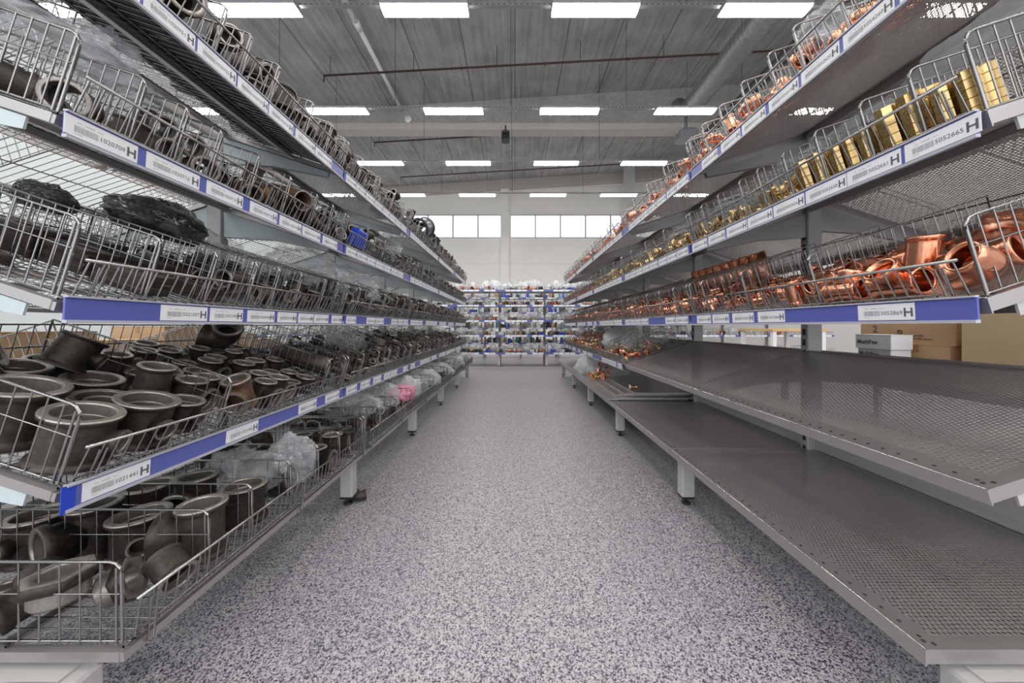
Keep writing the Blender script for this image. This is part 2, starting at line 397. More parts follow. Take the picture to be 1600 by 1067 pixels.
# drop pipe, speakers and sensors
b = MB(); b.tube([(0, 0, 0), (0, 0, -0.5)], 0.05, 10, caps=True); b.cbox((-0.3, -0.3, -0.78), (0.3, 0.3, -0.5), 0.06)
for s_ in (-1, 1): b.tube([(0.3*s_, 0, -0.75), (0.42*s_, 0, -0.5)], 0.02, 6)
o = link('unit_heater', b.mesh('unit_heater', ['housing']), None, (5.9, 11.6, 8.05)); tag(o, 'dark hanging ceiling unit behind the second row, right side', 'ceiling unit')
b = MB(); b.cbox((-0.15, -0.17, -0.36), (0.15, 0.17, 0.0), 0.05); b.tube([(0, 0, 0), (0, 0, 0.24)], 0.03, 6)
sp_ = link('loudspeaker', b.mesh('loudspeaker', ['pipe_dark']), None, (-0.34, 12.8, 8.24)); tag(sp_, 'small grey loudspeaker hanging below the middle of the roof beam', 'loudspeaker')
b = MB(); b.tube([(0, -0.001, -0.12-0.0), (0, -0.03, -0.12)], 0.09, 16, caps=True); link('speaker_cone', b.mesh('cone', ['black']), sp_, (0, -0.17, -0.1))
b = MB(); b.tube([(0, 0, 0), (0, -0.08, 0)], 0.14, 18, caps=True)
o = link('smoke_detector', b.mesh('smoke_detector', ['white']), None, (-4.1, 13.0, 8.82)); tag(o, 'round white detector on the roof beam left of centre', 'detector')
b = MB(); b.tube([(0, 0, 0), (0, -0.1, 0)], 0.3, 20, caps=True)
o = link('round_vent', b.mesh('round_vent', ['duct']), None, (6.35, 13.0, 9.3)); tag(o, 'round grey vent on the roof beam behind the duct', 'vent')

# ------------------------------------------------------------------ shelving
TILT = math.radians(18.3); CT, ST = math.cos(TILT), math.sin(TILT)
DEP = 0.56
LEVZ = {1: 1.578, 2: 1.228, 3: 0.892, 4: 0.548, 5: 0.262}
LN = {1: 'top', 2: 'second', 3: 'third', 4: 'fourth', 5: 'bottom'}
XF = {'left': 0.823, 'right': 0.848}
XB = {'left': 0.705, 'right': 0.738}
SP = {'left': -1.41, 'right': 1.41}
BAYN = ['nearest', 'second', 'third', 'fourth', 'farthest']
Y0 = 0.6
def shelf_matrix(side, lev, bay):
    """local x runs from the aisle edge towards the spine, y along the row, z up"""
    s = -1 if side == 'left' else 1
    x = (XF if lev < 5 else XB)[side]*s
    y = Y0+bay+(1 if side == 'left' else 0)
    R = Matrix.Rotation(PI if side == 'left' else 0, 4, 'Z')
    T = Matrix.Rotation(-TILT if lev < 5 else 0, 4, 'Y')
    return Matrix.Translation((x, y, LEVZ[lev])) @ R @ T
def vloc(side, bay, Y): return (Y-Y0-bay) if side == 'right' else (1-(Y-Y0-bay))

def wire_floor(dep):
    b = MB()
    for i in range(40): y = 0.02+i*0.96/39; b.tube([(0.0, y, 0), (dep, y, 0)], 0.0016, 4)
    for x in (0.004, dep*0.33, dep*0.66, dep-0.004): b.tube([(x, 0.01, -0.003), (x, 0.99, -0.003)], 0.0024, 5)
    b.box((-0.004, 0.004, -0.024), (0.004, 0.996, -0.008), 1); b.box((dep-0.006, 0.004, -0.024), (dep+0.002, 0.996, -0.004), 1)
    b.box((0.004, 0.003, -0.024), (dep-0.006, 0.018, -0.006), 1); b.box((0.004, 0.982, -0.024), (dep-0.006, 0.997, -0.006), 1)
    b.box((0.22, 0.018, -0.02), (0.25, 0.982, -0.008), 1)
    return b.mesh('wire_floor', ['wire', 'steel'])
def pan_deck(dep, back=0.004):
    b = MB(); t = 0.0016; e = 0.045; z = -0.001
    def slab(x0, y0, x1, y1, mi): b.add([(x0,y0,z),(x1,y0,z),(x1,y1,z),(x0,y1,z)], [(0,1,2,3)], mi)
    slab(e, e*0.7, dep-e, 1-e*0.7, 1)
    z -= 0.0013; slab(e, e*0.7, dep-e, 1-e*0.7, 1); z += 0.0013       # underside of the same sheet
    slab(0, 0.002, e, 0.998, 0); slab(dep-e, 0.002, dep, 0.998, 0); slab(e, 0.002, dep-e, e*0.7, 0); slab(e, 1-e*0.7, dep-e, 0.998, 0)
    b.box((-0.003, 0.002, -0.03), (0.0, 0.998, 0.0), 0)          # front lip
    b.tube([(-0.0015, 0.002, 0.0), (-0.0015, 0.998, 0.0)], 0.0022, 6, 2)
    b.box((0, 0.002, -0.026), (dep, 0.0045, 0.0), 0); b.box((0, 0.9955, -0.026), (dep, 0.998, 0.0), 0)
    b.box((dep-0.003, 0.002, -0.03), (dep, 0.998, back), 0)
    for i in range(30):                                            # punched row along the front edge
        y = 0.03+i*0.94/29; b.box((0.016, y-0.003, z), (0.021, y+0.003, z+0.0006), 3)
    for (cx_, cy_) in ((0.012, 0.02), (0.024, 0.014), (0.012, 0.98), (0.024, 0.986)): b.box((cx_, cy_-0.003, z), (cx_+0.006, cy_+0.003, z+0.0006), 3)
    return b.mesh('deck', ['steel', 'perf', 'chrome', 'slot'])
def front_fence():
    b = MB(); h = 0.078; y0, y1 = 0.025, 0.975; lean = -0.012
    n = 40
    for i in range(n+1):
        y = y0+(y1-y0)*i/n; b.tube([(0.0, y, 0.002), (lean, y, h)], 0.0017, 5)
    b.tube([(lean-0.001, y0-0.008, h), (lean-0.001, y1+0.008, h)], 0.0034, 7, caps=True)
    b.tube([(-0.003, y0, 0.012), (-0.003, y1, 0.012)], 0.0022, 5); b.tube([(0.0, y0, 0.0), (0.0, y1, 0.0)], 0.003, 5)
    for y in (y0+0.02, 0.5, y1-0.02):       # hook loops that clip on the deck edge
        b.tube([(lean-0.004, y-0.006, h-0.01), (-0.008, y-0.006, -0.018), (-0.01, y, -0.024), (-0.008, y+0.006, -0.018), (lean-0.004, y+0.006, h-0.01)], 0.0018, 5)
    return b.mesh('front_fence', ['wire'])
def back_fence(dep):
    b = MB(); h = 0.13; n = 32
    for i in range(n+1):
        y = 0.02+0.96*i/n; b.tube([(dep-0.01, y, 0.0), (dep-0.004, y, h)], 0.0016, 4)
    for z_ in (0.0, h*0.5, h): b.tube([(dep-0.008, 0.015, z_), (dep-0.006, 0.985, z_)], 0.0026, 5)
    return b.mesh('back_fence', ['wire'])
def divider(dep, h=0.148):
    b = MB(); r = 0.022; x0 = 0.012; x1 = dep-0.015
    pts = [(x0, 0, 0.0), (x0, 0, h-r)]+[(x0+r-r*math.cos(a), 0, h-r+r*math.sin(a)) for a in (PI/6, PI/3, PI/2)]+[(x1, 0, h), (x1, 0, 0.0)]
    b.tube(pts, 0.0027, 6)
    b.tube([(x0, 0, 0.004), (x1, 0, 0.004)], 0.0024, 5)
    n = 17
    for i in range(1, n): x = x0+(x1-x0)*i/n; b.tube([(x, 0.002, 0.003), (x, 0.002, h)], 0.0016, 4)
    b.tube([(x0, 0.003, h*0.62), (x1, 0.003, h*0.62)], 0.0016, 4)
    b.tube([(x0+0.007, 0.003, 0.0), (x0+0.007, 0.003, h-0.008)], 0.0022, 5)
    return b.mesh('divider', ['wire'])
def price_rail():
    b = MB()
    b.box((-0.004, 0.0, -0.02), (0.0, 0.985, 0.021), 0)
    b.box((-0.008, 0.0, -0.026), (0.001, 0.985, -0.02), 1); b.box((-0.008, 0.0, 0.021), (0.001, 0.985, 0.0245), 1)
    return b.mesh('price_rail', ['blue', 'rail_clear'])
def bracket(dep):
    b = MB()
    for y in (0.0,):
        y0, y1 = (0.006, 0.010)
        p = [(0.05, -0.027), (0.05, -0.05), (dep*0.55, -0.082), (dep+0.012, -0.15), (dep+0.022, -0.15), (dep+0.022, -0.027)]
        vs = [(x, y0, z) for x, z in p]+[(x, y1, z) for x, z in p]; n = len(p)
        b.add(vs, [tuple(range(n)), tuple(range(2*n-1, n-1, -1))]+[(i, n+i, n+(i+1) % n, (i+1) % n) for i in range(n)])
    return b
ME = {}
for dep, key in ((DEP, 'up'), (0.66, 'lo')):
    ME['floor', key] = wire_floor(dep); ME['deck', key] = pan_deck(dep); ME['back', key] = back_fence(dep); ME['div', key] = divider(dep)
ME['front'] = front_fence(); ME['rail'] = price_rail()
ME['br', 'left'] = bracket(DEP).mesh('bracket', ['mint']); ME['br', 'right'] = bracket(DEP).mesh('bracket', ['paint'])

_lab = {}
def label_mesh(width, num=None, far=False):
    """paper price label: faces -x, runs towards -y from its left end"""
    key = (round(width, 3), num, far)
    if key in _lab: return _lab[key]
    b = MB(); h = 0.036
    b.box((-0.0008, -width, -h/2), (0, 0, h/2), 0)
    x = -0.0011
    def put(vs, fs, oy, oz, mi):
        b.add([(x, -(oy+p[0]), oz+p[1]) for p in vs], fs, mi)
    def rect(a, c, z0, z1, mi): b.add([(x, -a, z0), (x, -c, z0), (x, -c, z1), (x, -a, z1)], [(0, 1, 2, 3)], mi)
    u0 = width*0.12
    if far:
        rect(u0, width*0.5, -0.008, 0.003, 2); rect(width*0.55, width*0.72, -0.006, 0.001, 2); rect(width*0.86, width*0.89, -0.009, 0.009, 1); rect(width*0.93, width*0.96, -0.009, 0.009, 1); rect(width*0.89, width*0.93, -0.0015, 0.0015, 1)
    else:
        rr = random.Random(hash(num or 'x') if False else sum(map(ord, num or 'x')))
        p = u0
        while p < width*0.42:
            wbar = rr.choice((0.0005, 0.0008, 0.0012)); rect(p, p+wbar, -0.0085, 0.0035, 2); p += wbar+rr.choice((0.0005, 0.0007, 0.001))
        rect(u0+0.003, u0+0.011, 0.0085, 0.0095, 2); rect(u0+0.015, u0+0.03, 0.0085, 0.0098, 2); rect(u0+0.034, u0+0.043, 0.0085, 0.0095, 2)
        rect(u0, u0+0.012, -0.0125, -0.0117, 2)
        if num:
            vs, fs = text_mesh(num, 0.0125); put(vs, fs, width*0.435, -0.0065, 1)
        vs, fs = text_mesh('H', 0.026, True); put(vs, fs, width-0.021, -0.0105, 1)
    _lab[key] = b.mesh('price_label', ['paper', 'ink', 'bars']); return _lab[key]

DIV = {  # world Y of the dividers that can be made out
 ('left',1,0): [.79,.93,1.02,1.14,1.33,1.47], ('left',2,0): [.725,.82,.915,1.05,1.2,1.36,1.48],
 ('left',3,0): [.756,.90,1.04,1.14,1.26,1.42,1.52], ('left',4,0): [.944,1.45], ('left',5,0): [.79,.92,1.08,1.23,1.38],
 ('right',1,0): [.72,.86,.99,1.09,1.22,1.35,1.475], ('right',2,0): [.70,.80,.92,1.03,1.14,1.23,1.36,1.48],
 ('right',3,0): [.94,1.22,1.48],
 ('left',4,1): [1.78,1.98,2.15,2.32,2.46], ('left',3,1): [1.74,1.9,2.08,2.3,2.45], ('left',5,1): [1.8,2.05,2.35],
 ('right',3,1): [1.75,1.92,2.1,2.3,2.45]}
def dividers(side, lev, bay):
    if (side, lev, bay) in DIV: return DIV[side, lev, bay]
    r = random.Random(bay*17+lev*3+(side == 'left')); out = []; y = Y0+bay
    while True:
        y += r.uniform(0.15, 0.27)
        if y > Y0+bay+0.88: return out
        out.append(y)
LAB = {  # (Y start, width, number) in reading order
 ('left',4,0): [(.63,.118,'1021441'), (.945,.118,'1021440'), (1.262,.115,'1021448'), (1.44,.115,'1021438')],
 ('left',3,0): [(.77,.117,'5021097'), (.895,.108,'5021096'), (1.02,.115,'5020948'), (1.15,.1,'5020946'), (1.26,.095,'5020944'), (1.36,.105,'5020942'), (1.49,.09,'5020940')],
 ('left',2,0): [(.605,.118,'1020709'), (.74,.125,'1020713'), (.885,.118,'1020714'), (1.03,.118,'1020716'), (1.16,.118,'1020718'), (1.285,.118,'1020721'), (1.42,.118,'1020722')],
 ('left',1,0): [(.61,.118,'1020708'), (.735,.118,'1020751'), (.86,.118,'1020752'), (.985,.12,'1020755'), (1.11,.12,'1020757'), (1.245,.12,'1020758'), (1.37,.12,'1020760')],
 ('right',3,0): [(.818,.116,'5052869'), (1.155,.115,'5052860'), (1.29,.115,'5052859'), (1.42,.11,'5052858'), (1.54,.11,'5052857')],
 ('right',2,0): [(.72,.118,'5052665'), (.845,.118,'5052661'), (.965,.118,'5052658'), (1.085,.115,'5052656'), (1.205,.115,'5052654'), (1.325,.115,'5052648'), (1.45,.115,'5052646'), (1.58,.12,'5052642')],
 ('right',1,0): [(.73,.115,'5054290'), (.855,.115,'5054260'), (.98,.115,'5052620'), (1.105,.115,'5052618'), (1.235,.115,'5052616'), (1.36,.115,'5052614'), (1.5,.115,'5052612')]}
def labels(side, lev, bay):
    if (side, lev, bay) in LAB: return LAB[side, lev, bay]
    r = random.Random(bay*31+lev*7+(side == 'left')*5); out = []; y = Y0+bay+0.02
    pre = {('left', 4): '10214', ('left', 3): '50209', ('left', 2): '10207', ('left', 1): '10208'}.get((side, lev), '50526')
    while y < Y0+bay+0.86:
        w_ = r.uniform(0.1, 0.12)
        if r.random() < (0.8 if lev == 4 else 0.96): out.append((y if side == 'left' else y+w_, w_, pre+'%02d' % r.randint(10, 99) if bay < 2 else None))
        y += w_+r.choice((0.006, 0.006, 0.04 if lev == 4 else 0.012))
    return out
# empty decks on the right
EMPTY = {('right', 4, 0), ('right', 4, 1)}|{('right', 5, i) for i in range(5)}
SHELF = {}
def build_shelf(side, lev, bay):
    Mx = shelf_matrix(side, lev, bay); key = 'lo' if lev == 5 else 'up'; dep = 0.66 if lev == 5 else DEP
    bare = (side, lev, bay) in EMPTY
    wire = side == 'left' and not (lev == 1 and bay > 0)
    nm = 'perforated_shelf' if bare else 'basket_shelf'
    t = empty(nm, mtx=Mx); SHELF[side, lev, bay] = Mx
    desc = 'bare perforated steel deck' if bare else ('wire basket shelf' if wire else 'perforated steel shelf with wire basket')
    tag(t, '%s, %s level, %s rack, %s bay' % (desc, LN[lev], side, BAYN[bay]), 'shelf', 'shelves of the %s rack' % side)
    if wire: link('wire_floor', ME['floor', key], t)
    else: link('deck', ME['deck', key], t)
    if lev < 5:
        for yy in (0.0, 0.984): link('bracket', ME['br', side], t, (0, yy, 0))
    if side == 'left' and lev == 1 and bay == 0:
        lm = MB(); lm.box((0.012, 0.02, 0.0018), (0.41, 0.98, 0.0035)); link('dark_liner', lm.mesh('dark_liner', ['black']), t)
    if bare: return
    link('front_fence', ME['front'], t)
    link('back_fence', ME['back', key], t)
    for y in (0.012, 0.985): link('end_panel', ME['div', key], t, (0, y, 0))
    for Y in dividers(side, lev, bay): link('divider', ME['div', key], t, (0, vloc(side, bay, Y), 0))
    if lev < 5:
        rm = Matrix.Translation((-0.014, 0.008, -0.016)) @ Matrix.Rotation(TILT*0.8, 4, 'Y')
        rail = link('price_rail', ME['rail'], t, mtx=rm)
        for (Y, w_, num) in labels(side, lev, bay):
            if w_ > 0:
                link('price_label', label_mesh(w_, num, bay >= 2), rail, (-0.0045, vloc(side, bay, Y)-0.008, 0))
        if side == 'left' and lev == 4 and bay == 0:
            c_ = MB(); c_.box((-0.006, 0.972, -0.026), (-0.0042, 0.992, 0.024)); link('blue_tape_end', c_.mesh('tape', ['bluebox']), rail)
for side in ('left', 'right'):
    for lev in (1, 2, 3, 4, 5):
        for bay in range(5): build_shelf(side, lev, bay)

# spine uprights, legs, feet, base beams: one frame per row
def rack_frame(side):
    s = -1 if side == 'left' else 1; X = 1.41*s; pm = 'paint'
    ub = MB(); ub.cbox((-0.034, -0.022, 0.04), (0.034, 0.022, 1.79), 0.004, 0)
    for i in range(34):
        z = 0.1+i*0.05
        for sg in (-1, 1): ub.box((sg*0.0344-0.0004, -0.008, z), (sg*0.0344+0.0004, 0.008, z+0.028), 1)
    um = ub.mesh('upright', [pm, 'slot'])
    lb = MB(); lb.cbox((-0.03, -0.027, 0.042), (0.03, 0.027, 0.222), 0.006, 0); leg = lb.mesh('leg', [pm])
    fb = MB(); fb.cbox((-0.03, -0.027, 0.032), (0.03, 0.027, 0.042), 0.004, 0); fb.tube([(0, 0, 0.006), (0, 0, 0.034)], 0.006, 8); fb.tube([(0, 0, 0), (0, 0, 0.007)], 0.02, 14, caps=True)
    foot = fb.mesh('foot', ['black'])
    fx = (0.79 if side == 'left' else 0.815)*s-X
    bb = MB(); bb.box((min(fx, 0), -0.018, 0.168), (max(fx, 0), 0.018, 0.226)); bbm = bb.mesh('base_bracket', [pm])
    fl = MB(); a, c = sorted((fx-0.01*s, fx+0.09*s)); fl.box((a, -0.036, 0.205), (c, -0.03, 0.23)); fl.box((a, -0.03, 0.205), (c, -0.018, 0.21))
    flm = fl.mesh('bracket_flange', [pm])
    be = MB(); be.box((-0.012, 0.04, 0.27), (0.012, 0.96, 0.335)); be.box((-0.014, 0.04, 0.296), (0.014, 0.96, 0.302)); bem = be.mesh('base_beam', [pm])
    be = MB(); be.box((-0.012, 0.04, 1.72), (0.012, 0.96, 1.76)); tbm = be.mesh('top_beam', [pm])
    for i in range(6):
        fr = empty('rack_upright', (X, Y0+i, 0)); tag(fr, 'grey slotted upright with two legs on feet, %s along the %s rack' % (ordn[i], side), 'rack upright', 'uprights of the %s rack' % side)
        link('upright', um, fr)
        for xx in (fx, -fx): lg = link('leg', leg, fr, (xx, 0, 0)); link('foot', foot, lg)
        b1 = link('base_bracket', bbm, fr); link('bracket_flange', flm, b1); link('base_bracket', bbm, fr, (0, 0, 0), (0, 0, PI))
        if i < 5:
            for nm, me, ds in (('base_beam', bem, 'grey base beam'), ('top_beam', tbm, 'grey top beam')):
                o = link(nm, me, None, (X, Y0+i, 0)); tag(o, '%s joining uprights in the %s bay of the %s rack' % (ds, BAYN[i], side), 'beam', nm.replace('_', ' ')+'s of the %s rack' % side); o['kind'] = 'thing'
rack_frame('left'); rack_frame('right')

# the other halves of both gondolas, facing away from the aisle
for side in ('left', 'right'):
    s = -1 if side == 'left' else 1
    for lev in (1, 2, 3, 4, 5):
        for bay in range(0, 5 if lev < 5 else 4):
            x = (1.42+ (XF[side]*0+0.0))*s
            half = DEP*CT if lev < 5 else 0.66
            fxx = (1.45+half)*s
            y = Y0+bay+(0 if side == 'left' else 1)
            Mx = Matrix.Translation((fxx, y, LEVZ[lev]+(0.03 if lev < 4 else 0))) @ Matrix.Rotation(0 if side == 'left' else PI, 4, 'Z') @ Matrix.Rotation(-TILT if lev < 5 else 0, 4, 'Y')
            t = empty('outer_shelf', mtx=Mx); key = 'lo' if lev == 5 else 'up'
            wire = side == 'left'
            tag(t, '%s on the far side of the %s rack, %s level, %s bay' % ('wire shelf' if wire else 'perforated steel shelf', side, LN[lev], BAYN[bay]), 'shelf', 'outer shelves behind the %s rack' % side)
            link('wire_floor' if wire else 'deck', ME['floor', key] if wire else ME['deck', key], t)
            if wire or lev < 3:
                link('front_fence', ME['front'], t); 
                for yy in (0.012, 0.5, 0.985): link('divider', ME['div', key], t, (0, yy, 0))
            if lev < 5:
                for yy in (0.0, 0.984): link('bracket', ME['br', side], t, (0, yy, 0))

exec_part2 = True

# ------------------------------------------------------------------ fittings: unit meshes (body radius 1), hollow, swept along a path
def sweep_shell(b, path, n, outer, inner, hexr=None, cut=1, body=0):
    """path: list of (pos, tangent); outer/inner: [(s, r, slot)] with s in 0..1 along the path; closes the ends"""
    P = [Vector(p) for p in path]; L = [0.0]
    for i in range(1, len(P)): L.append(L[-1]+(P[i]-P[i-1]).length)
    def at(s_):
        d = s_*L[-1]
        for i in range(1, len(P)):
            if d <= L[i]+1e-9:
                f = (d-L[i-1])/max(1e-9, L[i]-L[i-1]); return P[i-1].lerp(P[i], f), i
        return P[-1], len(P)-1
    def frame(s_):
        e = 0.02; a, _ = at(max(0, s_-e)); c, _ = at(min(1, s_+e)); t = (c-a).normalized()
        up = Vector((0, 1, 0)) if abs(t.y) < 0.9 else Vector((1, 0, 0))
        u = t.cross(up).normalized(); w_ = t.cross(u).normalized(); return at(s_)[0], u, w_
    rings = []; slots = []
    for (s_, r, *sl) in list(outer)+list(inner)[::-1]:
        hx = len(sl) > 1 and sl[1]
        p, u, w_ = frame(s_); ring = []
        for q in range(n):
            a = 2*PI*q/n; rr = r
            if hx:
                aa = (a % (PI/3))-PI/6; rr = r*0.9/math.cos(aa)
            ring.append(p+(u*math.cos(a)+w_*math.sin(a))*rr)
        rings.append(ring); slots.append(sl[0] if sl else body)
    o = len(b.v); m = len(rings)
    for rg in rings: b.v += [tuple(p) for p in rg]
    for i in range(m):
        j = (i+1) % m
        if not inner and j == 0: continue
        for q in range(n):
            q2 = (q+1) % n
            b.f.append((o+i*n+q, o+i*n+q2, o+j*n+q2, o+j*n+q)); b.m.append(slots[i] if slots[i] == slots[j] or slots[i] == cut else slots[i]); b.sm.append(True)
def straight(a, c): return [a, tuple((a[i]+c[i])/2 for i in range(3)), c]
def threads(s0, s1, r, n, d):
    out = []
    for i in range(n):
        a = s0+(s1-s0)*i/n; out += [(a, r+d, 1), (a+(s1-s0)*0.5/n, r-d, 1)]
    return out
def ends(bead, r0, r1, hexed=False):
    """outer profile with a rounded bead collar at both ends; inner bore follows"""
    B = bead
    return [(0, r1-0.08, 1), (0, r1-0.04, 1), (0.012, r1, 1), (0.03, r1+0.01, 0), (B*0.5, r1+0.015, 0), (B, r1-0.01, 0), (B+0.02, r0+0.015, 0), (B+0.035, r0, 0), (B+0.07, r0, 0), (0.93-B, r0, 0), (0.965-B, r0, 0), (0.98-B, r0+0.015, 0), (1-B, r1-0.01, 0), (1-B*0.5, r1+0.015, 0), (0.97, r1+0.01, 1), (0.988, r1, 1), (1, r1-0.04, 1), (1, r1-0.08, 1)]
def bore(r, thr, n=5, deep=0.3):
    if thr: return [(0, r+0.07, 1), (0, r+0.03, 1)]+threads(0.03, deep, r, n, 0.02)+[(deep+0.02, r-0.05, 0), (0.98-deep, r-0.05, 0)]+threads(1-deep, 0.97, r, n, 0.02)+[(1, r+0.03, 1), (1, r+0.07, 1)]
    return [(0, r, 1), (0.06, r-0.02, 1), (0.94, r-0.02, 0), (1, r, 1)]
def f_coupling(n, thr, H=2.1, r1=1.12):
    b = MB(); sweep_shell(b, straight((0,0,-H/2), (0,0,H/2)), n, ends(0.13, 1.0, r1), bore(0.86, thr, 6)); return b
def f_tee(n, thr, br=1.0, H=3.0, out=1.9, r1=1.14):
    b = MB(); sweep_shell(b, straight((0,0,-H/2), (0,0,H/2)), n, ends(0.1, 1.0, r1), bore(0.86, thr, 6, 0.22))
    k_ = br; s0 = 0.55
    sweep_shell(b, straight((s0,0,0), (out,0,0)), n, [(0, k_*0.98, 0), (0.66, k_, 0), (0.72, k_*r1-0.02, 0), (0.86, k_*r1+0.015, 0), (0.98, k_*r1, 0), (1, k_*r1-0.04, 1)],
                [(0, k_*0.8, 0), (0.6, k_*0.82, 0)]+(threads(0.62, 0.96, k_*0.86, 4, 0.02) if thr else [])+[(1, k_*0.87, 1)])
    return b
def arc(Rb, a, n=8, ang=PI/2):
    """elbow path in the xz plane: straight a, arc of radius Rb, straight a"""
    p = [(0, 0, -a)] if a else []
    for i in range(n+1):
        t = ang*i/n; p.append((Rb-Rb*math.cos(t), 0, Rb*math.sin(t)))
    if a: e = p[-1]; p.append((e[0]+a*math.sin(ang), 0, e[2]+a*math.cos(ang)))
    c = Vector((Rb*0.5, 0, Rb*0.5)); return [tuple(Vector(q)-c) for q in p]
def f_elbow(n, thr, ang=PI/2, Rb=1.25, a=0.75, r1=1.15):
    b = MB(); sv = [0.26+0.48*i/7 for i in range(8)]
    o = [(0, r1-0.04, 1), (0.012, r1, 0), (0.07, r1+0.015, 0), (0.13, r1-0.02, 0), (0.165, 1.0, 0)]+[(s_, 1.0, 0) for s_ in sv]+[(0.835, 1.0, 0), (0.87, r1-0.02, 0), (0.93, r1+0.015, 0), (0.988, r1, 0), (1, r1-0.04, 1)]
    i_ = [(0, 0.88, 1)]+(threads(0.02, 0.17, 0.86, 4, 0.02) if thr else [(0.1, 0.86, 0)])+[(s_, 0.82, 0) for s_ in sv]+(threads(0.83, 0.98, 0.86, 4, 0.02) if thr else [(0.9, 0.86, 0)])+[(1, 0.88, 1)]
    sweep_shell(b, arc(Rb, a, 8, ang), n, o, i_); return b
def f_nut(n, H=0.9):
    b = MB(); sweep_shell(b, straight((0,0,-H/2), (0,0,H/2)), 24, [(0, 1.1, 0, True), (0.06, 1.2, 0, True), (0.94, 1.2, 0, True), (1, 1.1, 0, True)], [(0, 0.8, 1)]+threads(0.05, 0.95, 0.78, 4, 0.02)+[(1, 0.8, 1)]); return b
def f_union(n):
    b = MB(); H = 2.4
    sweep_shell(b, straight((0,0,-H/2), (0,0,H/2)), 24, [(0, 0.82, 1), (0.01, 0.86, 0, True), (0.2, 0.86, 0, True), (0.24, 0.8, 0), (0.33, 0.84, 0), (0.34, 1.12, 0, True), (0.36, 1.2, 0, True), (0.66, 1.2, 0, True), (0.68, 1.12, 0, True), (0.7, 0.84, 0), (0.78, 0.8, 0), (0.8, 0.86, 0, True), (0.99, 0.86, 0, True), (1, 0.82, 1)], bore(0.66, True, 5)); return b
def f_bushing(n):
    b = MB(); H = 1.3
    t_ = []
    for i in range(7): t_ += [(0.42+0.56*i/7, 0.98, 1), (0.42+0.56*(i+0.5)/7, 0.93, 1)]
    sweep_shell(b, straight((0,0,-H/2), (0,0,H/2)), 24, [(0, 1.2, 0, True), (0.04, 1.27, 0, True), (0.36, 1.27, 0, True), (0.4, 1.2, 0, True), (0.41, 0.97, 1)]+t_+[(1, 0.9, 1)], [(0, 0.72, 1)]+threads(0.05, 0.9, 0.7, 5, 0.02)+[(1, 0.74, 1)]); return b
def f_reducer(n, thr):
    b = MB(); H = 1.9
    sweep_shell(b, straight((0,0,-H/2), (0,0,H/2)), n, [(0, 0.72, 1), (0.01, 0.76, 0), (0.14, 0.76, 0), (0.18, 0.7, 0), (0.34, 0.72, 0), (0.6, 1.0, 0), (0.8, 1.0, 0), (0.83, 1.11, 0), (0.98, 1.12, 0), (1, 1.08, 1)],
                [(0, 0.6, 1), (0.3, 0.56, 0), (0.55, 0.84, 0)]+(threads(0.6, 0.97, 0.87, 5, 0.02) if thr else [])+[(1, 0.88, 1)]); return b
def f_pipe(n, H=5.0):
    b = MB(); sweep_shell(b, straight((0,0,-H/2), (0,0,H/2)), n, [(0, 0.97, 1), (0.01, 1, 0), (0.94, 1, 0), (0.945, 0.97, 0), (1, 0.96, 1)], [(0, 0.9, 1), (0.3, 0.88, 0), (0.7, 0.88, 0), (1, 0.9, 1)]); return b
def f_cap(n):
    b = MB(); H = 1.3
    sweep_shell(b, straight((0,0,-H/2), (0,0,H/2)), n, [(0, 1.08, 1), (0.02, 1.14, 0), (0.2, 1.14, 0), (0.25, 1.0, 0), (0.75, 1.0, 0), (0.92, 0.82, 0), (1, 0.4, 0), (1, 0.02, 0)], [(0, 0.88, 1), (0.6, 0.86, 0), (0.8, 0.02, 0)]); return b
def f_plate(n):
    """flat rectangular flange with rounded corners and a slot"""
    b = MB(); pts = []; q = 4
    def rr(w_, h_, r_):
        out = []
        for cx_, cy_, a0 in ((w_-r_, h_-r_, 0), (-w_+r_, h_-r_, PI/2), (-w_+r_, -h_+r_, PI), (w_-r_, -h_+r_, 1.5*PI)):
            for i in range(q+1): a = a0+PI/2*i/q; out.append((cx_+r_*math.cos(a), cy_+r_*math.sin(a)))
        return out
    O = rr(1.7, 1.0, 0.18); O2 = rr(1.65, 0.95, 0.15); I = rr(1.0, 0.36, 0.34); t_ = 0.14; m = len(O)
    vs = [(x, y, -t_) for x, y in O]+[(x, y, t_-0.05) for x, y in O]+[(x, y, t_) for x, y in O2]+[(x, y, t_) for x, y in I]+[(x, y, -t_) for x, y in I]
    fs = []
    for L_ in range(5):
        a, c = L_*m, ((L_+1) % 5)*m
        for i in range(m): j = (i+1) % m; fs.append((a+i, a+j, c+j, c+i))
    b.add(vs, fs, 0); return b
def f_octo(n):
    """one octagonal brass nut blank"""
    b = MB(); r = 1.0; vs = []; H = 1.05
    for z, rr_ in ((-H/2, 0.93), (-H/2+0.06, 1.0), (H/2-0.06, 1.0), (H/2, 0.93), (H/2, 0.6), (-H/2, 0.6)):
        vs += [(rr_*math.cos(PI/8+PI/4*i), rr_*math.sin(PI/8+PI/4*i), z) for i in range(8)]
    fs = []
    for L_ in range(6):
        a, c = L_*8, ((L_+1) % 6)*8
        for i in range(8): j = (i+1) % 8; fs.append((a+i, a+j, c+j, c+i))
    b.add(vs, fs, 0); return b
def f_saddle(n):
    """small bent clip used among the copper bits"""
    return f_elbow(n, False, PI/3, 1.4, 0.9, 1.1)

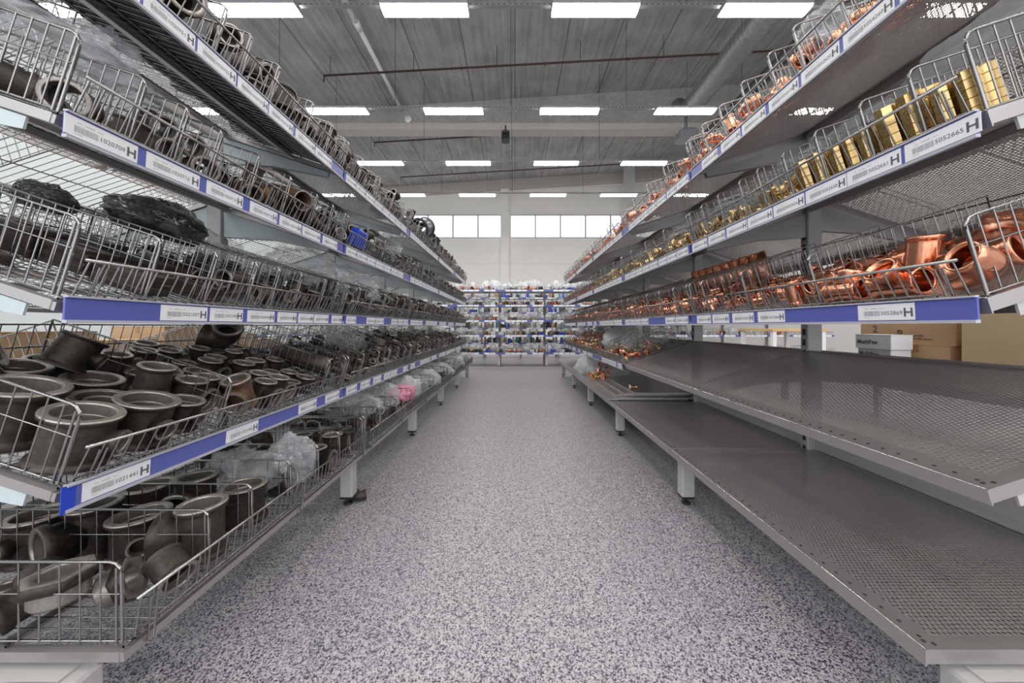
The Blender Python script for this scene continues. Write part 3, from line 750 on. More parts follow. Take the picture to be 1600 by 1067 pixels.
GEN = {'coupling': lambda n, t: f_coupling(n, t), 'short_coupling': lambda n, t: f_coupling(n, t, 1.35, 1.13), 'tee': lambda n, t: f_tee(n, t), 'reducing_tee': lambda n, t: f_tee(n, t, 0.42, 2.1, 1.45),
       'elbow': lambda n, t: f_elbow(n, t), 'bend': lambda n, t: f_elbow(n, t, PI/4, 1.6, 0.7), 'hex_nut': lambda n, t: f_nut(n), 'union': lambda n, t: f_union(n),
       'bushing': lambda n, t: f_bushing(n), 'reducer': lambda n, t: f_reducer(n, t), 'pipe_sleeve': lambda n, t: f_pipe(n), 'plug': lambda n, t: f_cap(n), 'flange_plate': lambda n, t: f_plate(n), 'octagonal_nut': lambda n, t: f_octo(n)}
_fm = {}; _fc = {}
def fit_mesh(kind, metal, lod):
    key = (kind, metal, lod)
    if key not in _fm:
        iron = metal in ('iron', 'rust')
        n = (40, 22, 12)[lod] if iron else (28, 16, 10)[lod]
        b = GEN[kind](n, iron and lod < 2)
        if not iron and kind in ('tee', 'elbow', 'coupling', 'short_coupling', 'bend', 'reducing_tee'):
            if kind == 'tee': b = f_tee(n, False, 1.0, 3.4, 2.0, 1.07)
            elif kind == 'elbow': b = f_elbow(n, False, PI/2, 1.5, 0.8, 1.07)
            elif kind == 'coupling': b = f_coupling(n, False, 2.6, 1.05)
            elif kind == 'reducing_tee': b = f_tee(n, False, 0.55, 3.0, 1.7, 1.07)
        _fm[key] = b.mesh('%s_%s' % (metal, kind), [metal, {'iron': 'iron_cut', 'rust': 'iron_cut'}.get(metal, metal)])
    return _fm[key]
def cloud(kind, metal):
    key = (kind, metal in ('iron', 'rust'))
    if key not in _fc:
        me = fit_mesh(kind, metal, 2); vs = np.array([v.co[:] for v in me.vertices]); pts = [vs]
        for p in me.polygons:
            q = vs[list(p.vertices)]; pts.append(q.mean(0)[None]); 
            for w_ in ((.5, .5, 0, 0), (0, .5, .5, 0), (0, 0, .5, .5), (.5, 0, 0, .5)):
                if len(q) == 4: pts.append((q*np.array(w_)[:, None]).sum(0)[None])
        _fc[key] = np.concatenate(pts)
    return _fc[key]

FITCOUNT = {}; STUFF = {}
MN = {'iron': 'dark iron', 'rust': 'rusty iron', 'copper': 'copper', 'brass': 'brass'}
SZ = lambda R: 'large' if R > 0.043 else ('medium' if R > 0.027 else 'small')
CELL = 0.004
class Bay:
    def __init__(s, side, lev, bay, ulen=None):
        s.side, s.lev, s.bay = side, lev, bay; s.M = shelf_matrix(side, lev, bay)
        s.ulen = ulen or (0.645 if lev == 5 else 0.545); s.nu = int(s.ulen/CELL)+2; s.nv = int(1.0/CELL)+2
        s.H = np.zeros((s.nu, s.nv))
    def fitpts(s, kind, metal, R, rot):
        return (cloud(kind, metal)*R) @ np.array(rot.to_3x3()).T
    def settle(s, pts, u, v):
        iu = ((pts[:, 0]+u)/CELL).astype(int); iv = ((pts[:, 1]+v)/CELL).astype(int)
        if iu.min() < 0 or iv.min() < 0 or iu.max() >= s.nu or iv.max() >= s.nv: return None
        return (s.H[iu, iv]-pts[:, 2]).max(), iu, iv
    def put(s, kind, metal, R, u, Y, w_, rot):
        v = vloc(s.side, s.bay, Y); s.emit(kind, metal, R, u, v, w_, rot, None, Y); pts = s.fitpts(kind, metal, R, rot); r = s.settle(pts, u, v)
        if r: s.commit(pts, r[1], r[2], w_)
    def commit(s, pts, iu, iv, w_):
        np.maximum.at(s.H, (iu, iv), pts[:, 2]+w_)
        # close pin holes in the sampled envelope
    def row(s, kinds, metal, Rr, ya, yb, ua=.03, ub=None, label=None):
        """sets upright fittings edge to edge over an area"""
        ub = ub or s.ulen-.02; r = Rr[1]; n1 = max(1, int((yb-ya)/(2.28*r))); nu_ = max(1, int((ub-ua)/(2.3*r)))
        for i in range(nu_):
            for j in range(n1):
                rr = R_.uniform(*Rr); s.add(R_.choice(kinds), metal, rr, ua+(ub-ua)*(i+.5)/nu_+R_.uniform(-.003, .003), ya+(yb-ya)*(j+.5)/n1, RZ(R_.uniform(-.8, .8)+PI) , label, 'must')
    def add(s, kind, metal, R, u, Y, rot, label=None, flat=True):
        """rests one fitting near depth u and world Y, moved or turned a little until it stands free"""
        v0 = vloc(s.side, s.bay, Y); found = None
        for rad in (0, .006, .012, .02, .028, .036):
            for q in range(1 if rad == 0 else 10):
                for tw in (0, .5, -.5, 1.1, -1.1, 2.2):
                    ro = RZ(tw) @ rot if flat else rot; pts = s.fitpts(kind, metal, R, ro)
                    uu, vv = u+rad*math.cos(q*PI/5), v0+rad*math.sin(q*PI/5)
                    r = s.settle(pts, uu, vv)
                    if r is None: continue
                    ww = r[0]+pts[:, 2].min()
                    if found is None or ww < found[0]-0.002: found = (ww, r, uu, vv, ro, pts)
                    if not flat or found[0] < 0.002: break
                if found and (found[0] < 0.002 or not flat): break
            if found and (found[0] < 0.002 or not flat): break
        if found is None: return None
        if flat == 'must' and found[0] > 0.004: return None
        ww, r, u, v, rot, pts = found; Y = Y0+s.bay+(v if s.side == 'right' else 1-v)
        w_, iu, iv = r; s.commit(pts, iu, iv, w_); w_ += 0.0008
        return s.emit(kind, metal, R, u, v, w_, rot, label, Y)
    def emit(s, kind, metal, R, u, v, w_, rot, label, Y):
        Mw = s.M @ Matrix.Translation((u, v, w_)) @ rot.to_4x4() @ Matrix.Scale(R, 4)
        bins = [Y0+s.bay]+dividers(s.side, s.lev, s.bay) if (s.side, s.lev, s.bay) not in EMPTY else [Y0+s.bay]
        bi = max(0, sum(1 for d in bins if d <= Y)-1)
        place = '%s basket, %s bay, %s %s shelf' % (ordn[min(bi, 9)], BAYN[s.bay], LN[s.lev], s.side)
        d = (Mw.translation-Vector((0, 0, CZ))).length
        lod = 0 if d < 1.35 and R > 0.02 else (1 if d < 2.6 else 2)
        name = '%s_%s' % ({'rust': 'iron'}.get(metal, metal), kind)
        REC.append((d, name, kind, metal, lod, Mw, label or '%s %s %s in the %s' % (SZ(R), MN[metal], kind.replace('_', ' '), place),
                    '%s %ss in the %s' % (MN[metal], kind.replace('_', ' '), place) if not label else None))
        return Mw
    def fill(s, ya, yb, kinds, n, R, metal='iron', mode='rand', ua=0.02, ub=None, maxh=0.12, tries=7, stop=3):
        """drops n fittings between world Y ya..yb; kinds weighted list, R=(min,max)"""
        ub = ub or s.ulen-0.02; fails = 0
        va, vb = sorted((vloc(s.side, s.bay, ya), vloc(s.side, s.bay, yb)))
        for i in range(n):
            kind = R_.choice(kinds); r = R_.uniform(*R); best = None
            mt = metal if isinstance(metal, str) else R_.choice(metal)
            for t in range(tries):
                if mode == 'up': rot = Matrix.Rotation(R_.uniform(-0.06, 0.06), 3, 'X') @ Matrix.Rotation(R_.uniform(0, 2*PI), 3, 'Z')
                elif mode == 'lie': rot = Matrix.Rotation(R_.gauss(0, 0.25), 3, 'Z') @ Matrix.Rotation(PI/2+R_.gauss(0, 0.08), 3, 'Y') @ Matrix.Rotation(R_.uniform(0, 2*PI), 3, 'Z')
                else: rot = Matrix.Rotation(R_.uniform(0, 2*PI), 3, 'Z') @ Matrix.Rotation(R_.choice((0, PI/2, PI/2, PI/2, R_.uniform(0, PI)))+R_.gauss(0, 0.15), 3, 'Y') @ Matrix.Rotation(R_.uniform(0, 2*PI), 3, 'Z')
                pts = s.fitpts(kind, mt, r, rot); lo = pts.min(0); hi = pts.max(0)
                a, c = ua-lo[0], ub-hi[0]; e, f = va+0.006-lo[1], vb-0.006-hi[1]
                if a > c or e > f: continue
                u = R_.uniform(a, c); v = R_.uniform(e, f); g = s.settle(pts, u, v)
                if g is None: continue
                top = g[0]+hi[2]
                if best is None or top < best[0]: best = (top, g, u, v, rot, pts)
            if best is None or best[0] > maxh:
                fails += 1
                if fails > stop: break
                continue
            top, (w_, iu, iv), u, v, rot, pts = best; s.commit(pts, iu, iv, w_)
            Y = Y0+s.bay+(v if s.side == 'right' else 1-v)
            s.emit(kind, mt, r, u, v, w_+0.0008, rot, None, Y)
REC = []
def RX(a): return Matrix.Rotation(a, 3, 'X')
def RY(a): return Matrix.Rotation(a, 3, 'Y')
def RZ(a): return Matrix.Rotation(a, 3, 'Z')
BAY = {(a, l, i): Bay(a, l, i) for a in ('left', 'right') for l in (1, 2, 3, 4, 5) for i in range(5)}
I3 = Matrix.Identity(3)
def RX(a): return Matrix.Rotation(a, 3, 'X')
def RY(a): return Matrix.Rotation(a, 3, 'Y')
def RZ(a): return Matrix.Rotation(a, 3, 'Z')
def pix_uY(side, lev, px, py, h=0.0):
    """where the sight line through a photograph pixel meets the plane h above a shelf (used once to read positions off the photo)"""
    Mx = shelf_matrix(side, lev, 0); n = (Mx.to_3x3() @ Vector((0, 0, 1))); p0 = Mx.translation+n*h
    d = Vector(((px-804)/F, 1, -(py-510)/F)); o = Vector((0, 0, CZ)); t = (p0-o).dot(n)/d.dot(n); P = o+d*t
    L = Mx.inverted() @ P; return L.x, P.y

# left, fourth shelf: the big upright tees in the nearest basket
B = BAY['left', 4, 0]
big = [(.072, .672, .050, 'reducing_tee', -2.75, 'tall iron tee nearest the camera in the front corner'),
       (.072, .790, .050, 'reducing_tee', 3.0, 'upright iron tee, second along the front of the nearest basket'),
       (.078, .893, .037, 'reducing_tee', 3.2, 'smaller upright iron tee beside the first divider'),
       (.205, .672, .056, 'coupling', 0, 'biggest thick iron ring at the left picture edge'),
       (.188, .803, .050, 'short_coupling', 0, 'low iron socket behind the front pair of tees'),
       (.182, .900, .035, 'coupling', 0, 'low iron socket beside the first divider, second row back'),
       (.310, .748, .050, 'short_coupling', 0, 'low dark iron socket, third row back'),
       (.302, .872, .050, 'short_coupling', 0, 'low dark iron socket under the tipped tee'),
       (.425, .695, .050, 'short_coupling', 0, 'dark iron socket near the back fence, left one'),
       (.425, .815, .050, 'short_coupling', 0, 'dark iron socket near the back fence, right one')]
for u, Y, r, kd, sp_a, lab in big: B.add(kd, 'iron', r, u, Y, RZ(sp_a), lab+', fourth left shelf', False)
B.add('short_coupling', 'iron', .058, 0.46, 0.70, RZ(2) @ RX(-0.95), 'dark iron ring tipped towards the right, back of the fourth left shelf')
B.add('short_coupling', 'iron', .055, 0.33, 0.665, RX(0.9), 'dark iron ring leaning at the left picture edge, fourth left shelf')

B.add('reducing_tee', 'iron', .040, 0.36, 0.86, RX(0.45) @ RZ(-PI/2-1.0), 'tipped iron tee lying on the rims with its boss facing out', False)
B.row(['short_coupling', 'reducing_tee'], 'iron', (.036, .046), Y0+.02, .935); B.row(['coupling'], 'iron', (.026, .03), Y0+.02, .935)
# second basket: rows of tees set upright
lst = [(340, 548, .031), (330, 562, .033), (320, 575, .036), (302, 592, .036), (356, 523, .03), (378, 535, .03), (361, 597, .035), (356, 545, .03), (370, 560, .031), (382, 566, .033), (410, 557, .032), (440, 551, .029), (478, 566, .028), (455, 571, .029), (424, 580, .031), (400, 540, .03), (425, 535, .028), (348, 530, .028), (440, 566, .028), (395, 575, .03)]
for i, (px, py, r) in enumerate(lst):
    kd = 'tee' if i % 2 else 'reducing_tee'; r = r*0.92
    u, Y = pix_uY('left', 4, px, py, {'tee': 3.0, 'reducing_tee': 2.1}[kd]*r)
    if 0.955 < Y < 1.42 and 0.03 < u < 0.5: B.add(kd, 'iron', r, max(u, r*1.3), Y, RZ(R_.uniform(-1.2, 1.2)+PI), None, 'must')
B.add('tee', 'rust', .034, 0.085, 1.07, RZ(2.6) @ RX(0.5) @ RZ(-0.6), 'iron tee with orange rust patches tipped open towards the aisle, fourth left shelf')
B.row(['tee', 'reducing_tee'], 'iron', (.027, .031), .955, 1.44); B.row(['tee', 'reducing_tee'], 'iron', (.024, .027), .955, 1.44)
B.add('elbow', 'iron', .042, 0.40, 1.33, RX(PI/2) @ RZ(2.2), 'big dark iron elbow lying at the back of the second basket, fourth left shelf')
B.fill(1.46, 1.59, ['elbow', 'short_coupling'], 14, (.018, .022), maxh=0.06)
B.add('pipe_sleeve', 'iron', .04, 0.15, 1.52, RZ(0.12) @ RY(PI/2), 'long plain iron sleeve lying across the third basket, fourth left shelf', False)
# bottom left: row of big tees, loose bushings and nuts in front
B = BAY['left', 5, 0]
for j, (Yr, cols) in enumerate(((0.845, (.08, .215, .35, .485)), (1.0, (.10, .24, .38, .51)))):
    for i, u in enumerate(cols):
        B.add('tee' if (i+j) % 2 == 0 else 'reducing_tee', 'iron', .045 if (i+j) % 2 == 0 else .052, u, Yr, RZ((0.3, 2.9, 1.2, 2.0)[i]),
              '%s big upright iron tee from the aisle, %s row of the bottom left basket' % (ordn[i], 'front' if j == 0 else 'second'))
B.add('bushing', 'iron', .036, 0.115, 0.70, RZ(0.4) @ RY(1.9), 'threaded iron bushing lying by the front fence, bottom left shelf')
B.add('bushing', 'iron', .04, 0.13, 0.645, RZ(2.0) @ RX(PI), 'iron bushing standing on its hex head in the near bottom basket')
B.add('elbow', 'iron', .032, 0.26, 0.67, RX(1.3), 'iron elbow leaning in the near bottom basket')
B.add('coupling', 'iron', .032, 0.05, 0.74, RY(1.1) @ RX(0.3), 'short iron socket tipped open beside the divider, bottom left shelf')
B.fill(.61, .78, ['bushing', 'elbow', 'union', 'short_coupling'], 18, (.02, .028), maxh=0.09)
B.fill(1.09, 1.22, ['elbow'], 3, (.045, .05), maxh=0.16)
for i, (u, Y) in enumerate(((.07, 1.31), (.2, 1.30), (.33, 1.31), (.46, 1.3), (.09, 1.47), (.22, 1.47))):
    B.add('tee', 'iron', .036, u, Y, RZ(PI+0.2*i-0.4), 'upright iron tee, %s of those standing past the bagged elbows, bottom left shelf' % ordn[i])
B.fill(1.39, 1.59, ['elbow', 'tee'], 6, (.036, .044), mode='rand', maxh=0.17)
# left, third shelf: stacked plates, then sockets
B = BAY['left', 3, 0]
for j, (u, Y, nst, a) in enumerate(((.13, .83, 5, .08), (.28, .84, 6, -.1), (.42, .83, 7, .05), (.12, .97, 4, .12), (.27, .97, 6, 0), (.43, .97, 7, .1), (.45, .68, 6, 0.1), (.3, .68, 2, -0.2))):
    for q in range(nst):
        B.add('flange_plate', 'iron', .036, u, Y, RZ(a+R_.uniform(-.06, .06)), None, False)
B.fill(1.05, 1.59, ['coupling', 'reducer', 'tee', 'short_coupling'], 42, (.022, .03), maxh=0.11)
B = BAY['left', 2, 0]
B.add('coupling', 'iron', .036, .30, .66, RZ(.3), 'upright iron socket in the nearest basket of the second left shelf')
B.fill(.61, .72, ['coupling', 'short_coupling', 'elbow'], 12, (.03, .037), maxh=0.13)
for k_, (Ya, Yb) in enumerate(((.73, .815), (.825, .91), (.92, 1.045), (1.055, 1.195), (1.205, 1.355), (1.365, 1.475), (1.485, 1.59))):
    B.fill(Ya, Yb, ['coupling', 'coupling', 'tee'] if k_ < 4 else ['tee', 'elbow', 'coupling'], 11, (.027, .036) if k_ < 3 else (.022, .033), metal=['iron', 'iron', 'iron', 'rust'] if k_ in (3, 4) else 'iron', mode='lie' if k_ in (1, 2) else 'rand', maxh=0.13, ub=.34)
B.add('pipe_sleeve', 'rust', .038, .11, 1.285, RZ(.2) @ RY(PI/2), 'tan coated iron sleeve lying on top past the middle of the second left shelf')
B = BAY['left', 1, 0]
for k_, (Ya, Yb) in enumerate(((.61, .785), (.8, .925), (.94, 1.015), (1.03, 1.135), (1.15, 1.325), (1.34, 1.465), (1.48, 1.59))):
    B.fill(Ya, Yb, ['elbow', 'tee', 'coupling'], 12, (.034, .045) if Yb-Ya > .12 else (.03, .036), maxh=0.19, ub=.26)
    B.fill(Ya, Yb, ['elbow', 'tee', 'coupling'], 12, (.03, .036), maxh=0.09, ua=.24)

def bins(side, lev, bay):
    e = [Y0+bay+0.012]+dividers(side, lev, bay)+[Y0+bay+0.988]
    return [(a+.003, c-.003) for a, c in zip(e, e[1:]) if c-a > 0.05]
LK = {1: ['elbow', 'tee', 'coupling', 'bend', 'elbow'], 2: ['coupling', 'tee', 'reducer', 'elbow', 'plug'], 3: ['tee', 'coupling', 'elbow', 'union', 'short_coupling'], 4: ['union', 'hex_nut', 'short_coupling', 'bushing', 'elbow'], 5: ['elbow', 'tee', 'reducer', 'coupling']}
LR = {1: (.03, .046), 2: (.022, .032), 3: (.021, .032), 4: (.02, .03), 5: (.028, .04)}
for lev in (1, 2, 3, 4, 5):
    for bay in range(1, 5):
        B = BAY['left', lev, bay]
        for i, (ya, yb) in enumerate(bins('left', lev, bay)):
            rr = random.Random(lev*100+bay*10+i); ks = [rr.choice(LK[lev])]*2+[rr.choice(LK[lev])]
            lo, hi = LR[lev]; base = rr.uniform(lo, hi); n = {1: 14, 2: 14, 3: 13, 4: 7}[bay]
            if lev == 5: n = 5
            base = min(base, (yb-ya)/2.7)
            n = int(n*(yb-ya)/.17*({1: 2.0, 2: 1.7}.get(lev, 1.3)))
            B.fill(ya, yb, ks, n if lev != 4 else n+5, (base*.9, base*1.1), maxh=0.205 if lev == 1 else .165, ub={1: .17, 2: .18, 3: .26, 4: .4, 5: .4}[lev] if bay > 1 else {1: .24, 2: .28, 3: .36, 4: .5, 5: .5}[lev], tries=5)
# right rack
B = BAY['right', 3, 0]
for i, (u, Y, r, kd, rot) in enumerate(((.05, .78, .029, 'tee', RX(PI/2) @ RZ(2.2)), (.05, .90, .026, 'tee', RX(PI/2) @ RZ(1.0)), (.06, .655, .028, 'elbow', RX(1.4) @ RZ(2.5)), (.17, .72, .031, 'tee', RZ(.3) @ RX(1.4)), (.2, .84, .031, 'tee', RZ(1.2) @ RX(.3)), (.34, .76, .033, 'elbow', RZ(2.) @ RX(.5)), (.42, .88, .031, 'tee', RX(1.2)), (.33, .65, .031, 'tee', RX(1.3) @ RZ(.5)))):
    B.add(kd, 'copper', r, u, Y, rot, '%s big shiny copper %s from the front in the nearest basket, third right shelf' % (ordn[i], kd))
B.fill(.61, .935, ['tee', 'elbow', 'coupling', 'short_coupling'], 34, (.023, .03), 'copper', maxh=0.1)
B.fill(.945, 1.215, ['tee', 'elbow', 'coupling', 'tee', 'reducing_tee'], 70, (.018, .024), 'copper', maxh=0.085)
B.fill(1.225, 1.475, ['elbow', 'tee', 'coupling', 'bend'], 75, (.014, .02), 'copper', maxh=0.075)
B.fill(1.485, 1.59, ['elbow', 'tee', 'coupling'], 34, (.013, .018), 'copper', maxh=0.07)
B = BAY['right', 3, 1]
for q in range(8): B.put('pipe_sleeve', 'copper', .037, .485, 1.74+q*.082, .093, RZ(q))
for bay in range(1, 5):
    B = BAY['right', 3, bay]
    for i, (ya, yb) in enumerate(bins('right', 3, bay)):
        B.fill(ya, yb, ['elbow', 'tee', 'coupling'], {1: 24, 2: 16, 3: 12, 4: 9}[bay], (.016, .022) if bay > 1 else (.014, .02), 'copper', maxh=0.1, ub=0.36 if bay < 3 else .2, tries=4)
B = BAY['right', 2, 0]
for k_, (Ya, Yb) in enumerate(((.62, .695), (.705, .795), (.805, .915), (.925, 1.025))):      # stacked octagonal nuts in columns
    ncol = 2 if Yb-Ya < 0.1 else 3
    for c_ in range(ncol):
        Yc = Ya+(Yb-Ya)*(c_+.5)/ncol; r = (Yb-Ya)/ncol/2*0.9
        for q in range(5 if k_ < 3 else 4):
            for d_ in range(2):
                B.put('octagonal_nut', 'brass', r, .016+r+d_*2.05*r, Yc, r*.53+q*r*1.06, I3)
bk = [['tee', 'elbow', 'coupling'], ['union', 'elbow'], ['plug', 'tee', 'coupling'], ['union', 'hex_nut', 'tee'], ['elbow', 'bushing']]
for k_, (Ya, Yb) in enumerate(((1.035, 1.135), (1.145, 1.225), (1.235, 1.355), (1.365, 1.475), (1.485, 1.59))):
    B.fill(Ya, Yb, bk[k_], 14, (.016, .022), 'brass', maxh=0.09, ub=.3)
for bay in range(1, 5):
    B = BAY['right', 2, bay]
    for i, (ya, yb) in enumerate(bins('right', 2, bay)):
        B.fill(ya, yb, bk[i % 5], {1: 14, 2: 12, 3: 9, 4: 7}[bay], (.016, .024), 'brass' if bay < 3 else 'copper', maxh=0.11, ub=.24, tries=4)
B = BAY['right', 1, 0]
for k_, (ya, yb) in enumerate(bins('right', 1, 0)):
    B.fill(ya, yb, ['coupling', 'elbow', 'tee'] if k_ < 5 else ['elbow', 'tee'], 12, (.02, .03) if k_ < 5 else (.016, .023), 'copper', maxh=0.12, ub=.32)
for bay in range(1, 5):
    B = BAY['right', 1, bay]
    for i, (ya, yb) in enumerate(bins('right', 1, bay)):
        B.fill(ya, yb, ['elbow', 'tee', 'coupling'], {1: 14, 2: 11, 3: 9, 4: 7}[bay], (.018, .028), 'copper', maxh=0.12, ub=.2, tries=4)
for bay in range(2, 5):
    B = BAY['right', 4, bay]
    for i, (ya, yb) in enumerate(bins('right', 4, bay)):
        B.fill(ya, yb, ['elbow', 'tee', 'coupling', 'union'], 15 if bay > 2 else 12, (.017, .024), ['copper', 'copper', 'brass'] if bay > 2 else ['brass', 'copper'], maxh=0.12, ub=.4, tries=4)

# one object per fitting; past 300 of a kind the farthest become one heap per kind
REC.sort(key=lambda r: r[0]); cnt = {}; heap = {}
for d, name, kind, metal, lod, Mw, lab, grp in REC:
    cnt[name] = cnt.get(name, 0)+1
    if cnt[name] <= 300:
        o = bpy.data.objects.new(name, fit_mesh(kind, metal, lod)); COL.objects.link(o); o.matrix_world = Mw
        o['label'] = lab; o['category'] = {'tee': 'pipe tee', 'reducing_tee': 'pipe tee', 'elbow': 'pipe elbow', 'bend': 'pipe bend', 'coupling': 'pipe socket', 'short_coupling': 'pipe socket', 'flange_plate': 'plate', 'hex_nut': 'nut', 'octagonal_nut': 'nut', 'union': 'pipe union', 'bushing': 'bushing', 'reducer': 'pipe reducer', 'pipe_sleeve': 'pipe sleeve', 'plug': 'pipe cap'}[kind]
        if grp: o['group'] = grp
    else: heap.setdefault(name, []).append((kind, metal, Mw))
for name, L_ in heap.items():
    vs = []; fs = []; ms = []; off = 0
    for kind, metal, Mw in L_:
        me = fit_mesh(kind, metal, 2); a = np.array([v.co[:] for v in me.vertices]); m4 = np.array(Mw)
        vs.append(a @ m4[:3, :3].T+m4[:3, 3]); fs += [tuple(i+off for i in p.vertices) for p in me.polygons]; ms += [p.material_index for p in me.polygons]; off += len(a)
    me = bpy.data.meshes.new(name); me.from_pydata([tuple(x) for x in np.concatenate(vs)], [], fs)
    for mm in fit_mesh(L_[0][0], L_[0][1], 2).materials: me.materials.append(mm)
    me.polygons.foreach_set('material_index', ms); me.polygons.foreach_set('use_smooth', [True]*len(fs)); me.update()
    o = link(name, me); tag(o, 'remaining small %s fittings in the far bays of the racks' % name.replace('_', ' '), 'fittings', None, 'stuff')
print('FITTINGS', len(REC), cnt)

# one iron socket forgotten on the floor beside the second left foot
o = link('iron_elbow', fit_mesh('elbow', 'iron', 0), None, mtx=Matrix.Translation((-0.755, 1.63, 0.0245)) @ Matrix.Rotation(0.6, 4, 'Z') @ Matrix.Rotation(PI/2, 4, 'X') @ Matrix.Scale(0.021, 4))
tag(o, 'small dark iron elbow lying on the floor beside a left rack foot', 'pipe elbow')

# ------------------------------------------------------------------ plastic bags
from mathutils import noise as mnoise
def bag_mesh(seed, sx, sy, sz, mt, sub=4, rag=0.28, neck=False):
    import bmesh
    bm = bmesh.new(); bmesh.ops.create_icosphere(bm, subdivisions=sub, radius=1)
    off = Vector((seed*3.7, seed*1.9, seed*5.1))
    for v in bm.verts:
        p = v.co.copy(); n1 = mnoise.noise(p*1.6+off); n2 = abs(mnoise.noise(p*4.2+off)); n3 = abs(mnoise.noise(p*9+off))
        r = 1+rag*n1+rag*0.55*(0.5-n2*2)+rag*0.3*(0.4-n3*2)
        q = p*r
        if neck and p.z > 0.62: q.x *= 0.45+1.2*(1-p.z); q.y *= 0.45+1.2*(1-p.z); q.z *= 1.25
        if q.z < -0.55: q.z = -0.55+(q.z+0.55)*0.12
        v.co = Vector((q.x*sx, q.y*sy, (q.z+0.6)*sz))
    me = bpy.data.meshes.new('bag'); bm.to_mesh(me); bm.free()
    me.materials.append(M[mt]); me.polygons.foreach_set('use_smooth', [True]*len(me.polygons)); return me
BC = [0]
def bag(side, lev, Y, u, sx, sy, sz, mt, label, w_=0.0, sub=4, neck=False, rot=0.0, name='plastic_bag', group=None):
    BC[0] += 1; bay = min(4, max(0, int(Y-Y0)))
    Mx = shelf_matrix(side, lev, bay)
    o = link(name, bag_mesh(BC[0], sx, sy, sz, mt, sub, 0.2 if mt == 'bag_black' else 0.28, neck=neck), None, mtx=Mx @ Matrix.Translation((u, vloc(side, bay, Y), w_)) @ Matrix.Rotation(rot, 4, 'Z'))
    tag(o, label, 'plastic bag', group); return o
bag('left', 5, 1.12, .2, .13, .07, .085, 'bag', 'crumpled clear bag over iron elbows, nearest bay of the bottom left shelf', .03, 5)
bag('left', 5, 1.20, .09, .075, .06, .10, 'bag', 'clear bag corner standing up beside the bagged elbows, bottom left', .03, 5)
bag('left', 2, .70, .34, .2, .13, .055, 'bag', 'long clear bag lying over the nearest baskets of the second left shelf', .13, 5, rot=.5)
bag('left', 2, .80, .22, .07, .045, .07, 'bag', 'twisted open mouth of a clear bag sticking up, second left shelf', .13, 5, True)
bag('left', 3, 1.08, .39, .11, .125, .075, 'bag_black', 'black shiny bag lying on stacked plates, third left shelf', .12, 4)
bag('left', 3, .88, .47, .05, .05, .045, 'bag_black', 'smaller black bag at the back near the wire end, third left shelf', .11, 5)
bag('left', 3, 1.28, .42, .11, .10, .06, 'bag', 'clear bag slumped beyond the black bag, third left shelf', .10, 4)
bag('left', 3, 1.75, .3, .2, .14, .11, 'bag', 'large clear bag heaped with dark fittings, second bay of the third left shelf', .07, 5)
bag('left', 3, 2.05, .26, .2, .15, .10, 'bag', 'clear bag with a white tag on its front, third left shelf', .07, 5)
bag('left', 3, 2.4, .3, .18, .14, .09, 'bag', 'third clear bag along the third left shelf', .06)
bag('left', 4, 2.15, .32, .12, .12, .09, 'bag', 'clear bag behind the hex nuts, fourth left shelf', .06)
bag('left', 2, 2.55, .2, .1, .07, .10, 'bag', 'clear bag puffed up above the fence, second left shelf', .08, 4, True)
bag('left', 2, 1.05, .45, .1, .12, .1, 'bag', 'clear bag hanging behind the baskets near the upright, second left shelf', .08)
bag('left', 5, 1.95, .22, .17, .15, .08, 'bag', 'clear crumpled bag in the second bay of the bottom left shelf', .06, 5)
bag('left', 5, 2.2, .2, .15, .12, .10, 'bag', 'clear bag over sockets before the pink one, bottom left shelf', .05, 5)
o = bag('left', 5, 2.42, .11, .09, .09, .07, 'pink', 'pink and white bag, brightest on the bottom left shelf', .05, 4, name='pink_bag')
bag('left', 5, 2.55, .12, .11, .1, .09, 'bag_milk', 'white film bag just beyond the pink bag, bottom left shelf', .05, 5)
for i, (Y, u) in enumerate(((2.85, .2), (3.15, .15), (3.5, .2), (3.8, .15), (4.2, .18), (4.6, .15), (5.0, .2), (5.3, .15))):
    bag('left', 5, Y, u, .16, .14, .09, 'bag_milk' if i % 2 else 'bag', '%s film bag beyond the pink bag along the bottom left shelf' % ordn[i], .03, 4, group='bags on the bottom left shelf')
bag('right', 2, .80, .42, .08, .2, .06, 'bag_milk', 'long flat white bag at the top right corner above the brass nuts', .17, 5)
bag('right', 2, 1.15, .42, .08, .11, .06, 'bag_milk', 'white film bag behind the brass baskets, middle of the nearest bay', .12, 5)
bag('right', 2, 1.42, .42, .09, .12, .07, 'bag_milk', 'white crumpled bag behind the brass baskets near the first upright', .1, 5)
bag('right', 2, 1.85, .40, .1, .14, .07, 'bag_milk', 'white film bag in the second bay of the second right shelf', .08, 4)
bag('right', 2, 2.35, .38, .1, .14, .07, 'bag_milk', 'white film bag, farther one in the second bay, second right shelf', .08, 4)
bag('right', 2, 3.0, .36, .1, .17, .06, 'bag_milk', 'white film bag in the third bay of the second right shelf', .08, 4)
bag('right', 1, 1.02, .14, .07, .06, .08, 'bag', 'clear bag of copper bends poking above the top right fence', .06, 4)
bag('right', 4, 2.85, .3, .2, .17, .12, 'bag', 'large clear bag of brass parts at the near end of the fourth right basket', .03, 5)
bag('right', 4, 3.25, .22, .17, .17, .12, 'bag_milk', 'white film bag behind the first one on the fourth right shelf', .03, 4)
bag('right', 5, 4.0, .12, .13, .15, .13, 'bag_milk', 'white bag spilling copper on the bottom right deck', .0, 5, True)
bag('right', 5, 3.65, .3, .2, .2, .07, 'bag', 'clear bag of copper bits slumped on the steel plates', .05, 4)
